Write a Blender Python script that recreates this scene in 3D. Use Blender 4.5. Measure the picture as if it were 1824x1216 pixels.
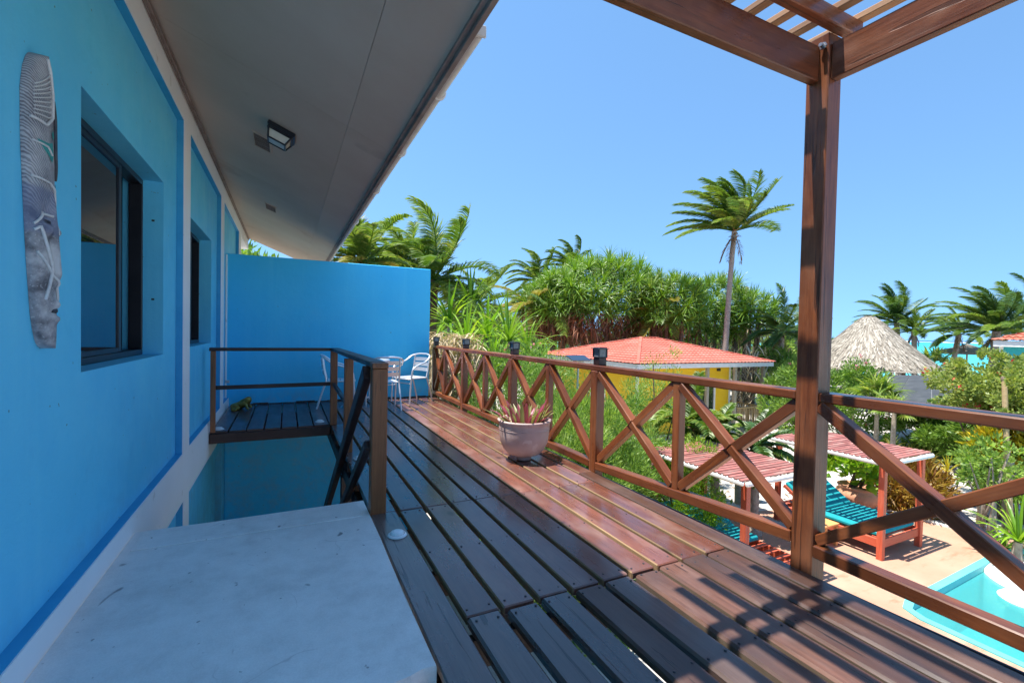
import bpy, math, random
import numpy as np
from mathutils import Matrix, Vector

# ------------------------------------------------------------------ clear
for o in list(bpy.data.objects):
    bpy.data.objects.remove(o, do_unlink=True)
S = bpy.context.scene
COL = S.collection
rad = math.radians

# ------------------------------------------------------------------ camera
YAW, PITCH, ROLL, FPX, EYE = rad(26.0877), rad(-1.20995), rad(1.18186), 821.03, 1.35
_f = Vector((math.sin(YAW)*math.cos(PITCH), math.cos(YAW)*math.cos(PITCH), math.sin(PITCH)))
_r0 = Vector((math.cos(YAW), -math.sin(YAW), 0)); _u0 = _r0.cross(_f)
_r = _r0*math.cos(ROLL) + _u0*math.sin(ROLL)
_u = -_r0*math.sin(ROLL) + _u0*math.cos(ROLL)
cam_d = bpy.data.cameras.new('camera'); cam = bpy.data.objects.new('camera', cam_d); COL.objects.link(cam)
cam_d.sensor_width = 36; cam_d.lens = FPX/1824*36; cam_d.clip_start = .05; cam_d.clip_end = 20000
cam.matrix_world = Matrix(((_r.x,_u.x,-_f.x,0),(_r.y,_u.y,-_f.y,0),(_r.z,_u.z,-_f.z,EYE),(0,0,0,1)))
S.camera = cam

# ------------------------------------------------------------------ sky, sun, exposure
SUN = Vector((-.30, .065, 1.0)).normalized()          # towards the sun
W = bpy.data.worlds.new('World'); S.world = W; W.use_nodes = True
wn = W.node_tree; wn.nodes.clear()
wo = wn.nodes.new('ShaderNodeOutputWorld'); wb = wn.nodes.new('ShaderNodeBackground'); ws = wn.nodes.new('ShaderNodeTexSky')
SKYM, SKYA = .8, .25
ws.sky_type = 'NISHITA'; ws.sun_disc = False
ws.sun_elevation = math.asin(SUN.z); ws.sun_rotation = math.atan2(SUN.x, SUN.y)
ws.altitude = 0; ws.air_density = .85; ws.dust_density = .0; ws.ozone_density = 5.0
wb.inputs['Strength'].default_value = .15
# gentle horizon: the sky is looked up a little above the true direction
wt = wn.nodes.new('ShaderNodeTexCoord'); wsx = wn.nodes.new('ShaderNodeSeparateXYZ'); wma = wn.nodes.new('ShaderNodeMath'); wcx = wn.nodes.new('ShaderNodeCombineXYZ')
wma.operation = 'MULTIPLY_ADD'; wma.inputs[1].default_value = SKYM; wma.inputs[2].default_value = SKYA
wn.links.new(wt.outputs['Generated'], wsx.inputs[0]); wn.links.new(wsx.outputs[2], wma.inputs[0])
wn.links.new(wsx.outputs[0], wcx.inputs[0]); wn.links.new(wsx.outputs[1], wcx.inputs[1]); wn.links.new(wma.outputs[0], wcx.inputs[2]); wn.links.new(wcx.outputs[0], ws.inputs[0])
wmx = wn.nodes.new('ShaderNodeMix'); wmx.data_type = 'RGBA'; wmx.blend_type = 'MULTIPLY'; wmx.inputs[0].default_value = 1; wmx.inputs[7].default_value = (.71,.825,.77,1)
wn.links.new(ws.outputs[0], wmx.inputs[6]); wn.links.new(wmx.outputs[2], wb.inputs[0]); wn.links.new(wb.outputs[0], wo.inputs[0])
sd = bpy.data.lights.new('sun', 'SUN'); sd.energy = 3.4; sd.angle = rad(.53); sd.color = (1, .96, .89)
so = bpy.data.objects.new('sun', sd); COL.objects.link(so); so.rotation_euler = SUN.to_track_quat('Z', 'Y').to_euler(); so.location = (0,0,30)
S.view_settings.view_transform = 'Standard'; S.view_settings.look = 'None'
S.view_settings.exposure = 1.52; S.view_settings.gamma = 1
S.render.engine = 'CYCLES'
S.cycles.max_bounces = 8; S.cycles.diffuse_bounces = 4; S.cycles.transparent_max_bounces = 8

# ------------------------------------------------------------------ helpers
G = -2.75                                              # ground level (deck top is 0)
def ray(x, y): return _f*FPX + _r*(x-912) - _u*(y-608)
def at(x, y, D):                                       # point seen at pixel x, y standing D metres away
    d = ray(x, y); return Vector((0,0,EYE)) + d*(D/math.hypot(d.x, d.y))
def gx(x, y, D, z=G):
    p = at(x, y, D); return Vector((p.x, p.y, z))

def wm(o):
    m = o.matrix_basis
    return wm(o.parent) @ o.matrix_parent_inverse @ m if o.parent else m
def attach(o, p):
    if p is not None:
        o.parent = p; o.matrix_parent_inverse = wm(p).inverted()
    return o
def tag(o, label=None, cat=None, group=None, kind=None):
    if label: o['label'] = label
    if cat: o['category'] = cat
    if group: o['group'] = group
    if kind: o['kind'] = kind
    return o
def thing(name, label, cat, loc=(0,0,0), rz=0, group=None):
    o = bpy.data.objects.new(name, None); COL.objects.link(o)
    o.empty_display_size = .1; o.location = loc; o.rotation_euler = (0,0,rz)
    return tag(o, label, cat, group)
def struct(o, kind='structure'):
    o['kind'] = kind; return o
def obj(name, me, mat=None, parent=None, M=None, local=False, smooth=False):
    o = bpy.data.objects.new(name, me); COL.objects.link(o)
    if mat is not None and len(me.materials) == 0: me.materials.append(mat)
    if M is not None: o.matrix_basis = M
    if parent is not None:
        if local: o.parent = parent
        else: attach(o, parent)
    return o
def copy_tree(o, parent=None):
    c = o.copy(); COL.objects.link(c); c.parent = parent
    if parent is not None: c.matrix_parent_inverse = o.matrix_parent_inverse.copy()
    for ch in list(o.children): copy_tree(ch, c)
    return c
def np_mesh(name, V, F, smooth=False):
    """fast mesh from an (n,3) array and an (m,k) face array"""
    V = np.asarray(V, np.float32).reshape(-1,3); F = np.asarray(F, np.int32)
    me = bpy.data.meshes.new(name); me.vertices.add(len(V)); me.vertices.foreach_set('co', V.ravel())
    m, k = F.shape
    me.loops.add(m*k); me.loops.foreach_set('vertex_index', F.ravel())
    me.polygons.add(m); me.polygons.foreach_set('loop_start', np.arange(0, m*k, k, dtype=np.int32))
    me.polygons.foreach_set('loop_total', np.full(m, k, np.int32))
    if smooth: me.polygons.foreach_set('use_smooth', np.ones(m, bool))
    me.update(calc_edges=True); me.validate(); return me

class MB:
    def __init__(s): s.v = []; s.f = []; s.sm = []
    def add(s, V, F, smooth=False):
        n = len(s.v); s.v += [tuple(p) for p in V]; s.f += [tuple(i+n for i in f) for f in F]; s.sm += [smooth]*len(F)
    def box(s, x0, x1, y0, y1, z0, z1, c=0.0):
        s.obox(((x0+x1)/2, (y0+y1)/2, (z0+z1)/2), (abs(x1-x0)/2, abs(y1-y0)/2, abs(z1-z0)/2), c=c)
    def obox(s, cen, h, M=None, c=0.0):
        hx, hy, hz = h
        if c <= 0:
            P = [Vector((sx*hx, sy*hy, sz*hz)) for sx in (-1,1) for sy in (-1,1) for sz in (-1,1)]
            F = [(0,1,3,2),(4,6,7,5),(0,4,5,1),(2,3,7,6),(0,2,6,4),(1,5,7,3)]
        else:
            c = min(c, hx*.9, hy*.9, hz*.9); P = []; idx = {}
            for sx in (-1,1):
                for sy in (-1,1):
                    for sz in (-1,1):
                        for a in range(3):
                            q = [hx-c, hy-c, hz-c]; q[a] = h[a]
                            idx[sx,sy,sz,a] = len(P); P.append(Vector((sx*q[0], sy*q[1], sz*q[2])))
            F = []
            for a in range(3):
                b, d = (a+1)%3, (a+2)%3
                for sg in (-1,1):
                    ring = []
                    for sb, sd_ in ((-1,-1),(1,-1),(1,1),(-1,1)):
                        k = [0,0,0]; k[a]=sg; k[b]=sb; k[d]=sd_; ring.append(idx[k[0],k[1],k[2],a])
                    F.append(tuple(ring) if sg > 0 else tuple(reversed(ring)))
                for sb in (-1,1):
                    for sd_ in (-1,1):
                        q = []
                        for sg, ax in ((-1,b),(1,b),(1,d),(-1,d)):
                            k = [0,0,0]; k[a]=sg; k[b]=sb; k[d]=sd_; q.append(idx[k[0],k[1],k[2],ax])
                        F.append(tuple(q) if sb*sd_ < 0 else tuple(reversed(q)))
            for sx in (-1,1):
                for sy in (-1,1):
                    for sz in (-1,1):
                        t = [idx[sx,sy,sz,a] for a in range(3)]
                        F.append(tuple(t) if sx*sy*sz > 0 else tuple(reversed(t)))
        C = Vector(cen)
        s.add([(M @ p if M is not None else p) + C for p in P], F)
    def beam(s, p0, p1, w, h, c=.004, up=(0,0,1)):
        p0, p1 = Vector(p0), Vector(p1); R = frame(p1-p0, up)
        s.obox((p0+p1)/2, (w/2, (p1-p0).length/2, h/2), R, c)
    def tube(s, pts, r, n=8, cap=True, smooth=True):
        pts = [Vector(p) for p in pts]; m = len(pts)
        rr = r if isinstance(r, (list,tuple,np.ndarray)) else [r]*m
        V = []; F = []; ref = Vector((0,0,1)); prev = None
        for i, p in enumerate(pts):
            d = (pts[min(i+1,m-1)] - pts[max(i-1,0)]).normalized()
            if prev is None:
                ref = Vector((0,0,1)) if abs(d.z) < .9 else Vector((1,0,0)); a = d.cross(ref).normalized()
            else:
                a = (prev - d*prev.dot(d)).normalized()
            prev = a; b = d.cross(a)
            for k in range(n):
                t = 2*math.pi*k/n; V.append(p + (a*math.cos(t) + b*math.sin(t))*rr[i])
        for i in range(m-1):
            for k in range(n):
                k2 = (k+1)%n; F.append((i*n+k, i*n+k2, (i+1)*n+k2, (i+1)*n+k))
        s.add(V, F, smooth)
        if cap:
            s.add(V[:n], [tuple(reversed(range(n)))]); s.add(V[-n:], [tuple(range(n))])
    def lathe(s, prof, n=32, cen=(0,0,0), smooth=True):
        V = []; F = []; m = len(prof)
        for r, z in prof:
            for k in range(n):
                t = 2*math.pi*k/n; V.append((cen[0]+r*math.cos(t), cen[1]+r*math.sin(t), cen[2]+z))
        for i in range(m-1):
            for k in range(n):
                k2 = (k+1)%n; F.append((i*n+k, i*n+k2, (i+1)*n+k2, (i+1)*n+k))
        s.add(V, F, smooth)
    def mesh(s, name):
        me = bpy.data.meshes.new(name); me.from_pydata(s.v, [], s.f)
        me.polygons.foreach_set('use_smooth', s.sm); me.update(); return me
    def build(s, name, mat, parent=None, M=None, local=False):
        return obj(name, s.mesh(name), mat, parent, M, local)

def frame(d, up=(0,0,1)):
    """rotation whose Y axis is d and whose Z axis is near up"""
    y = Vector(d).normalized(); u = Vector(up)
    if abs(y.dot(u)) > .98: u = Vector((0,1,0)) if abs(y.y) < .9 else Vector((1,0,0))
    x = y.cross(u).normalized(); z = x.cross(y)
    return Matrix((x, y, z)).transposed()
_cache = {}
def timber(name, p0, p1, w, h, mat, parent=None, c=.005, up=(0,0,1), share=True):
    """a squared timber from p0 to p1, its grain along its own Y axis"""
    p0, p1 = Vector(p0), Vector(p1); L = (p1-p0).length
    key = (round(L,3), w, h, c, mat.name)
    me = _cache.get(key) if share else None
    if me is None:
        b = MB(); b.obox((0,0,0), (w/2, L/2, h/2), None, c); me = b.mesh(name); _cache[key] = me
    M = Matrix.Translation((p0+p1)/2) @ frame(p1-p0, up).to_4x4()
    return obj(name, me, mat, parent, M)

# ------------------------------------------------------------------ materials
def new_mat(name):
    m = bpy.data.materials.new(name); m.use_nodes = True; nt = m.node_tree
    return m, nt, nt.nodes['Principled BSDF'], nt.nodes['Material Output']
def nd(nt, t, **kw):
    n = nt.nodes.new(t)
    for k, v in kw.items():
        if k in n.inputs: n.inputs[k].default_value = v
        else: setattr(n, k, v)
    return n
def ramp(nt, fac, stops):
    r = nt.nodes.new('ShaderNodeValToRGB'); e = r.color_ramp.elements
    while len(e) < len(stops): e.new(.5)
    for i, (p, c) in enumerate(stops):
        e[i].position = p; e[i].color = (*c, 1) if len(c) == 3 else c
    nt.links.new(fac, r.inputs[0]); return r.outputs[0]
def coords(nt, scale=(1,1,1), kind='Object', rnd=True):
    tc = nt.nodes.new('ShaderNodeTexCoord'); mp = nt.nodes.new('ShaderNodeMapping'); mp.inputs['Scale'].default_value = scale
    nt.links.new(tc.outputs[kind], mp.inputs['Vector'])
    if rnd:
        oi = nt.nodes.new('ShaderNodeObjectInfo'); ml = nd(nt, 'ShaderNodeVectorMath', operation='SCALE')
        cx = nt.nodes.new('ShaderNodeCombineXYZ'); 
        for i in range(3): nt.links.new(oi.outputs['Random'], cx.inputs[i])
        nt.links.new(cx.outputs[0], ml.inputs[0]); ml.inputs['Scale'].default_value = 37.0
        nt.links.new(ml.outputs[0], mp.inputs['Location'])
    return mp.outputs[0]
def noise(nt, vec, scale, detail=6, rough=.6, dist=0):
    n = nd(nt, 'ShaderNodeTexNoise', Scale=scale, Detail=detail, Roughness=rough, Distortion=dist)
    nt.links.new(vec, n.inputs['Vector']); return n.outputs[0]
def mixc(nt, fac, a, b, mode='MIX'):
    m = nt.nodes.new('ShaderNodeMix'); m.data_type = 'RGBA'; m.blend_type = mode
    for s, v in ((m.inputs[0], fac), (m.inputs[6], a), (m.inputs[7], b)):
        if isinstance(v, (int,float)): s.default_value = v
        elif isinstance(v, (tuple,list)): s.default_value = (*v, 1) if len(v) == 3 else v
        else: nt.links.new(v, s)
    return m.outputs[2]
def bump(nt, bs, hgt, strength=.3, dist=.01):
    b = nd(nt, 'ShaderNodeBump', Strength=strength, Distance=dist)
    nt.links.new(hgt, b.inputs['Height']); nt.links.new(b.outputs[0], bs.inputs['Normal']); return b
def math_n(nt, op, a, b=None):
    m = nt.nodes.new('ShaderNodeMath'); m.operation = op
    for i, v in enumerate((a, b)):
        if v is None: continue
        if isinstance(v, (int,float)): m.inputs[i].default_value = v
        else: nt.links.new(v, m.inputs[i])
    return m.outputs[0]

def wood(name, dark, light, rough=.42, worn=None, wornamt=.45, bs_=.35, spec=.5, cracks=0.0, knots=True, coat=0.0, grain=1.0, blotch=None):
    m, nt, b, out = new_mat(name)
    v = coords(nt, (1,.06,1)); v2 = coords(nt, (1,.35,1)); v3 = coords(nt, (1,.5,1))
    fine = noise(nt, v, 75, 5, .65, .4); mid = noise(nt, v, 16, 4, .55, 1.2); big = noise(nt, v2, 5, 5, .6)
    g = math_n(nt, 'MULTIPLY', math_n(nt, 'ADD', fine, mid), .5)
    md = tuple((x+y)/2 for x, y in zip(dark, light)); dark_, light_ = (tuple(m+(x-m)*grain for x, m in zip(q, md)) for q in (dark, light))
    c = ramp(nt, g, [(.32, dark_), (.68, light_)])
    b.inputs['Coat Weight'].default_value = coat; b.inputs['Coat Roughness'].default_value = .14
    if worn is not None:
        c = mixc(nt, ramp(nt, big, [(.48,(0,0,0)),(.68,(wornamt,)*3)]), c, worn)
    if blotch is not None:
        c = mixc(nt, ramp(nt, noise(nt, coords(nt, (1,.55,1)), 3.2, 4, .55), [(.46,(0,0,0)),(.66,(.75,)*3)]), c, blotch)
    if knots:
        vo = nd(nt, 'ShaderNodeTexVoronoi', Scale=2.6); nt.links.new(v3, vo.inputs['Vector'])
        c = mixc(nt, ramp(nt, vo.outputs['Distance'], [(.035,(.75,)*3),(.085,(0,0,0))]), c, tuple(x*.25 for x in dark))
    if cracks > 0:
        cr = noise(nt, coords(nt, (1,.035,1)), 40, 3, .5, .8)
        ck = ramp(nt, cr, [(.335,(1,1,1)),(.36,(0,0,0))]); c = mixc(nt, math_n(nt, 'MULTIPLY', ck, cracks), c, (.006,.004,.004))
    oi = nt.nodes.new('ShaderNodeObjectInfo')
    hs = nt.nodes.new('ShaderNodeHueSaturation'); nt.links.new(c, hs.inputs['Color'])
    mr = nd(nt, 'ShaderNodeMapRange'); mr.inputs['To Min'].default_value = .72; mr.inputs['To Max'].default_value = 1.28
    nt.links.new(oi.outputs['Random'], mr.inputs['Value']); nt.links.new(mr.outputs[0], hs.inputs['Value'])
    nt.links.new(hs.outputs[0], b.inputs['Base Color'])
    rr = ramp(nt, big, [(.3,(rough-.08,)*3),(.7,(rough+.16,)*3)]); nt.links.new(rr, b.inputs['Roughness'])
    b.inputs['Specular IOR Level'].default_value = spec
    hgt = g if cracks == 0 else math_n(nt, 'SUBTRACT', g, math_n(nt, 'MULTIPLY', ck, .8))
    bump(nt, b, hgt, bs_, .004); return m
def plain(name, c1, c2=None, scale=6, rough=.6, bs_=.0, bdist=.005, metal=0, spec=.5, spots=None, detail=6, fine=0, kind='Object', sheen=0, lo=.35, hi=.65):
    m, nt, b, out = new_mat(name)
    v = coords(nt, kind=kind)
    n1 = noise(nt, v, scale, detail, .6)
    c = ramp(nt, n1, [(lo, c1), (hi, c2 or tuple(x*.85 for x in c1))])
    if spots:
        n2 = noise(nt, v, spots[1], 3, .5); c = mixc(nt, ramp(nt, n2, [(spots[2],(0,0,0)),(spots[2]+.03,(spots[3],)*3)]), c, spots[0])
    nt.links.new(c, b.inputs['Base Color'])
    b.inputs['Roughness'].default_value = rough; b.inputs['Metallic'].default_value = metal; b.inputs['Specular IOR Level'].default_value = spec
    if bs_ > 0:
        h = noise(nt, v, fine or scale*8, 6, .65); bump(nt, b, h, bs_, bdist)
    return m
def leafm(name, a, b_, trans=.35, rough=.5, tip=None, spec=.4):
    m, nt, b, out = new_mat(name)
    geo = nt.nodes.new('ShaderNodeNewGeometry'); v = coords(nt)
    n1 = noise(nt, v, 1.3, 3); f = math_n(nt, 'ADD', math_n(nt, 'MULTIPLY', geo.outputs['Random Per Island'], .6), math_n(nt, 'MULTIPLY', n1, .4))
    st = [(.2, a), (.7, b_)]
    if tip: st.append((.88, tip))
    c = ramp(nt, f, st); nt.links.new(c, b.inputs['Base Color'])
    b.inputs['Roughness'].default_value = rough; b.inputs['Specular IOR Level'].default_value = spec
    tr = nt.nodes.new('ShaderNodeBsdfTranslucent'); mx = nt.nodes.new('ShaderNodeMixShader'); mx.inputs[0].default_value = trans
    nt.links.new(mixc(nt, 1.0, c, (1.25,1.3,.55), 'MULTIPLY'), tr.inputs['Color'])
    nt.links.new(b.outputs[0], mx.inputs[1]); nt.links.new(tr.outputs[0], mx.inputs[2]); nt.links.new(mx.outputs[0], out.inputs[0]); return m

M = {}
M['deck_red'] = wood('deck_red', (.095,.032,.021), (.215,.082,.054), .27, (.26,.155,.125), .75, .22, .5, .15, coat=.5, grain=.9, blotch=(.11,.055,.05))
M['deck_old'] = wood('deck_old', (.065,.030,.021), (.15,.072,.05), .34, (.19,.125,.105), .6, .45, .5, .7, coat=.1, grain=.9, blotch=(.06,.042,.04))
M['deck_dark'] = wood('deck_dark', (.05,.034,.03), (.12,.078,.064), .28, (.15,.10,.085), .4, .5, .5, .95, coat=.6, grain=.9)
M['plank_side'] = wood('plank_side', (.19,.115,.055), (.31,.20,.105), .7)
M['plank_side_old'] = wood('plank_side_old', (.08,.055,.038), (.16,.115,.075), .7)
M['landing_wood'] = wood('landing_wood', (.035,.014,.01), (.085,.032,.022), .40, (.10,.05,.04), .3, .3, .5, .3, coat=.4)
M['joist'] = wood('joist', (.02,.012,.009), (.05,.03,.02), .7)
M['rail_wood'] = wood('rail_wood', (.105,.027,.009), (.25,.078,.026), .26, (.28,.115,.05), .5, .3, .4, .3, coat=.0, grain=1.0, blotch=(.10,.032,.014))
M['newel_wood'] = wood('newel_wood', (.14,.040,.011), (.32,.11,.034), .42, (.30,.12,.05), .4, .3, .5, .3)
M['dark_wood'] = wood('dark_wood', (.022,.009,.007), (.06,.024,.016), .42, None, 0, .3, .5, .3)
M['pergola_wood'] = wood('pergola_wood', (.08,.023,.010), (.25,.082,.036), .30, (.28,.14,.085), .5, .5, .4, .5, blotch=(.10,.03,.018))
M['post_wood'] = wood('post_wood', (.085,.022,.008), (.26,.082,.028), .32, (.24,.10,.05), .5, .55, .35, .55, blotch=(.07,.025,.014))
M['slat_wood'] = wood('slat_wood', (.28,.125,.05), (.52,.28,.13), .5, (.50,.32,.18), .4, .3)
M['wall_blue'] = plain('wall_blue', (.115,.63,.94), (.145,.68,.95), 1.6, .5, .22, .004, spec=.45, fine=70)
M['wall_blue2'] = plain('wall_blue2', (.03,.58,.94), (.045,.62,.95), 1.1, .5, .12, .003, spec=.5, fine=60, spots=((.11,.56,.88), 3.5, .66, .35))
def painted(name, c1, c2, rough=.5):
    m, nt, b, out = new_mat(name); v = coords(nt, rnd=False)
    big = noise(nt, v, .9, 5, .6); mid = noise(nt, v, 5, 6, .65); fine = noise(nt, v, 60, 5, .6); st = noise(nt, coords(nt, (7,7,.35), rnd=False), 1.0, 4, .6)
    c = ramp(nt, big, [(.35, c1), (.65, c2)])
    c = mixc(nt, ramp(nt, st, [(.52,(0,0,0)),(.74,(.30,)*3)]), c, tuple(min(.98, x*1.05+.05) for x in c2))
    c = mixc(nt, ramp(nt, mid, [(.58,(0,0,0)),(.74,(.20,)*3)]), c, tuple(x*.84 for x in c1))
    c = mixc(nt, ramp(nt, noise(nt, v, 26, 2, .4), [(.755,(0,0,0)),(.775,(.8,)*3)]), c, (.10,.13,.16))
    sp = nt.nodes.new('ShaderNodeSeparateXYZ'); tc = nt.nodes.new('ShaderNodeTexCoord'); nt.links.new(tc.outputs['Object'], sp.inputs[0])
    mr = nd(nt, 'ShaderNodeMapRange'); mr.inputs['From Min'].default_value = .32; mr.inputs['From Max'].default_value = .10; nt.links.new(sp.outputs[2], mr.inputs['Value'])
    c = mixc(nt, math_n(nt, 'MULTIPLY', math_n(nt, 'MULTIPLY', mr.outputs[0], ramp(nt, mid, [(.45,(0,0,0)),(.65,(1,1,1))])), .25), c, (.30,.36,.40))
    nt.links.new(c, b.inputs['Base Color']); nt.links.new(ramp(nt, mid, [(.3,(rough-.08,)*3),(.7,(rough+.12,)*3)]), b.inputs['Roughness'])
    bump(nt, b, math_n(nt, 'ADD', math_n(nt, 'MULTIPLY', mid, 3.0), math_n(nt, 'MULTIPLY', fine, .6)), .30, .006); return m
M['wall_blue'] = painted('wall_blue', (.105,.60,.93), (.14,.67,.95)); M['wall_blue2'] = painted('wall_blue2', (.03,.56,.93), (.05,.61,.95), .45)
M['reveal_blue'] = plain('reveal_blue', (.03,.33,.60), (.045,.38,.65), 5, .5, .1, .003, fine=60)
M['trim_white'] = plain('trim_white', (.90,.89,.88), (.93,.925,.92), 2.5, .7, .15, .004, fine=50, spots=((.6,.56,.5), 7, .69, .4))
M['soffit'] = plain('soffit', (.50,.385,.295), (.57,.46,.365), .9, .75, .05, .003, spec=.3, fine=40, spots=((.36,.27,.21), 1.2, .66, .35))
M['roof_dark'] = plain('roof_dark', (.12,.085,.065), None, 3, .8)
M['gutter'] = plain('gutter', (.74,.70,.64), (.62,.57,.50), 5, .5, .05)
M['fascia'] = plain('fascia', (.22,.15,.12), (.32,.25,.21), 5, .7, .1)
M['black_metal'] = plain('black_metal', (.012,.014,.02), (.02,.022,.03), 8, .35)
M['void'] = plain('void', (.004,.004,.005), None, 3, 1, spec=0)
M['concrete'] = None
M['aluminium'] = plain('aluminium', (.88,.88,.90), (.80,.81,.83), 30, .38, metal=.75, kind='Object')
M['bolt'] = plain('bolt', (.6,.6,.6), None, 30, .35, metal=1)
M['pot_pink'] = plain('pot_pink', (.50,.335,.295), (.60,.43,.385), 4, .5, .08, .003, spots=((.66,.52,.47), 7, .58, .6))
M['terracotta'] = plain('terracotta', (.50,.22,.12), (.60,.30,.18), 6, .7, .1)
M['soil'] = plain('soil', (.05,.035,.025), (.12,.09,.07), 40, .95, .8, .02)
M['bronze'] = plain('bronze', (.20,.16,.035), (.38,.30,.08), 25, .35, .2, .004, metal=.6)
M['sand'] = None
M['patio'] = None
M['red_paint'] = wood('red_paint', (.46,.065,.03), (.62,.13,.06), .5, (.62,.22,.13), .35, .15, .5, .1)
M['roof_slat'] = wood('roof_slat', (.24,.07,.055), (.38,.14,.115), .65, (.46,.28,.23), .6, .2)
M['white_paint'] = plain('white_paint', (.78,.76,.72), (.70,.68,.64), 4, .6, .05)
M['teal_fabric'] = plain('teal_fabric', (.012,.27,.30), (.016,.30,.33), 8, .8, .25, .004, fine=120, spec=.2)
M['orange_wood'] = wood('orange_wood', (.5,.20,.06), (.68,.33,.12), .55)
M['yellow_wall'] = plain('yellow_wall', (.83,.50,.010), (.87,.55,.015), 2, .5, .05)
M['red_roof'] = plain('red_roof', (.50,.115,.075), (.57,.165,.115), .9, .6, .04, spots=((.60,.25,.19), 1.6, .6, .4))
M['tile_roof'] = plain('tile_roof', (.42,.11,.06), (.52,.18,.11), 9, .7, .1)
M['teal_wall'] = plain('teal_wall', (.02,.34,.38), (.03,.40,.42), 2, .6)
M['thatch'] = leafm('thatch', (.22,.19,.15), (.46,.41,.34), .05, .9, (.55,.50,.42), .1)
M['thatch_base'] = plain('thatch_base', (.24,.20,.16), (.40,.35,.29), 20, .95, .8, .05, spec=.1)
M['grey_post'] = wood('grey_post', (.20,.17,.13), (.42,.37,.29), .8)
M['bamboo'] = wood('bamboo', (.35,.23,.11), (.55,.39,.20), .5)
M['net'] = plain('net', (.035,.04,.045), (.06,.066,.072), 3, .75, .2, .004, fine=200)
M['net_frame'] = plain('net_frame', (.2,.21,.22), None, 3, .6)
M['trunk'] = plain('trunk', (.26,.21,.17), (.40,.34,.28), 14, .9, .5, .02, spec=.2)
M['trunk_dark'] = plain('trunk_dark', (.12,.085,.06), (.22,.16,.12), 12, .9, .5, .02, spec=.2)
M['palm'] = leafm('palm', (0.056,0.131,0.019), (0.144,0.231,0.037), .35, .42, (0.312,0.300,0.075), .5)
M['palm_light'] = leafm('palm_light', (0.100,0.188,0.025), (0.250,0.338,0.056), .4, .42, (0.450,0.400,0.125), .5)
M['palm_yellow'] = leafm('palm_yellow', (.17,.19,.035), (.36,.31,.07), .4, .45, (.42,.28,.07), .4)
M['palm_blue'] = leafm('palm_blue', (0.039,0.111,0.026), (0.098,0.182,0.046), .3, .4, (0.208,0.247,0.065), .6)
M['rachis'] = plain('rachis', (.22,.21,.05), (.32,.27,.09), 9, .6)
M['fibre'] = leafm('fibre', (.16,.09,.05), (.32,.21,.12), .1, .9)
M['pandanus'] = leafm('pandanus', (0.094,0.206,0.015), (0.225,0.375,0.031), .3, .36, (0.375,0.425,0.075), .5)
M['pandanus_dull'] = leafm('pandanus_dull', (0.074,0.155,0.020), (0.176,0.284,0.041), .3, .4, (0.378,0.338,0.108), .5)  # duller, darker leaf green, picked at random for some rosettes
M['dead_red'] = leafm('dead_red', (.16,.07,.04), (.36,.17,.10), .15, .8, (.46,.28,.18), .2)
M['dead_pale'] = leafm('dead_pale', (.34,.25,.16), (.58,.47,.33), .2, .8, (.66,.57,.43), .2)
M['oleander'] = leafm('oleander', (0.085,0.194,0.031), (0.232,0.372,0.062), .35, .5, (0.372,0.480,0.139), .4)
M['olean_light'] = leafm('olean_light', (0.131,0.246,0.043), (0.304,0.435,0.087), .4, .5, (0.464,0.507,0.174), .4)
M['bush_dark'] = leafm('bush_dark', (.075,.16,.022), (.19,.31,.045), .3, .42, (0.272,0.374,0.068), .5)
M['bougain'] = leafm('bougain', (.17,.24,.05), (.36,.42,.11), .35, .5, (0.459,0.405,0.135), .4)
M['croton_red'] = leafm('croton_red', (.20,.07,.02), (.30,.19,.025), .3, .45, (.45,.30,.04), .4)
M['croton_yellow'] = leafm('croton_yellow', (.26,.28,.02), (.62,.45,.02), .35, .45, (.75,.58,.03), .4)
M['bright_leaf'] = leafm('bright_leaf', (0.108,0.264,0.014), (0.264,0.432,0.030), .4, .4, (0.456,0.480,0.060), .5)
M['pink_flower'] = leafm('pink_flower', (.75,.18,.24), (.85,.36,.40), .3, .6)
M['red_flower'] = leafm('red_flower', (.65,.02,.05), (.80,.06,.10), .3, .6)
M['rhoeo'] = leafm('rhoeo', (.16,.19,.06), (.34,.33,.14), .25, .4, (.30,.12,.06), .5)
M['rhoeo_purple'] = leafm('rhoeo_purple', (.22,.03,.07), (.36,.08,.13), .25, .4, (.40,.17,.10), .5)

def glass(name, tint=(.012,.016,.022), ior=3.0):
    m, nt, b, out = new_mat(name); b.inputs['Base Color'].default_value = (*tint,1); b.inputs['Roughness'].default_value = .015; b.inputs['IOR'].default_value = ior; return m
M['glass'] = glass('glass')
M['lamp_glass'] = plain('lamp_glass', (.55,.54,.44), (.62,.62,.56), 6, .2)
M['dim_glass'] = plain('dim_glass', (.13,.14,.15), (.20,.21,.22), 9, .15)
M['stud_glass'] = plain('stud_glass', (.70,.74,.76), (.80,.83,.85), 12, .15)

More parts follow.
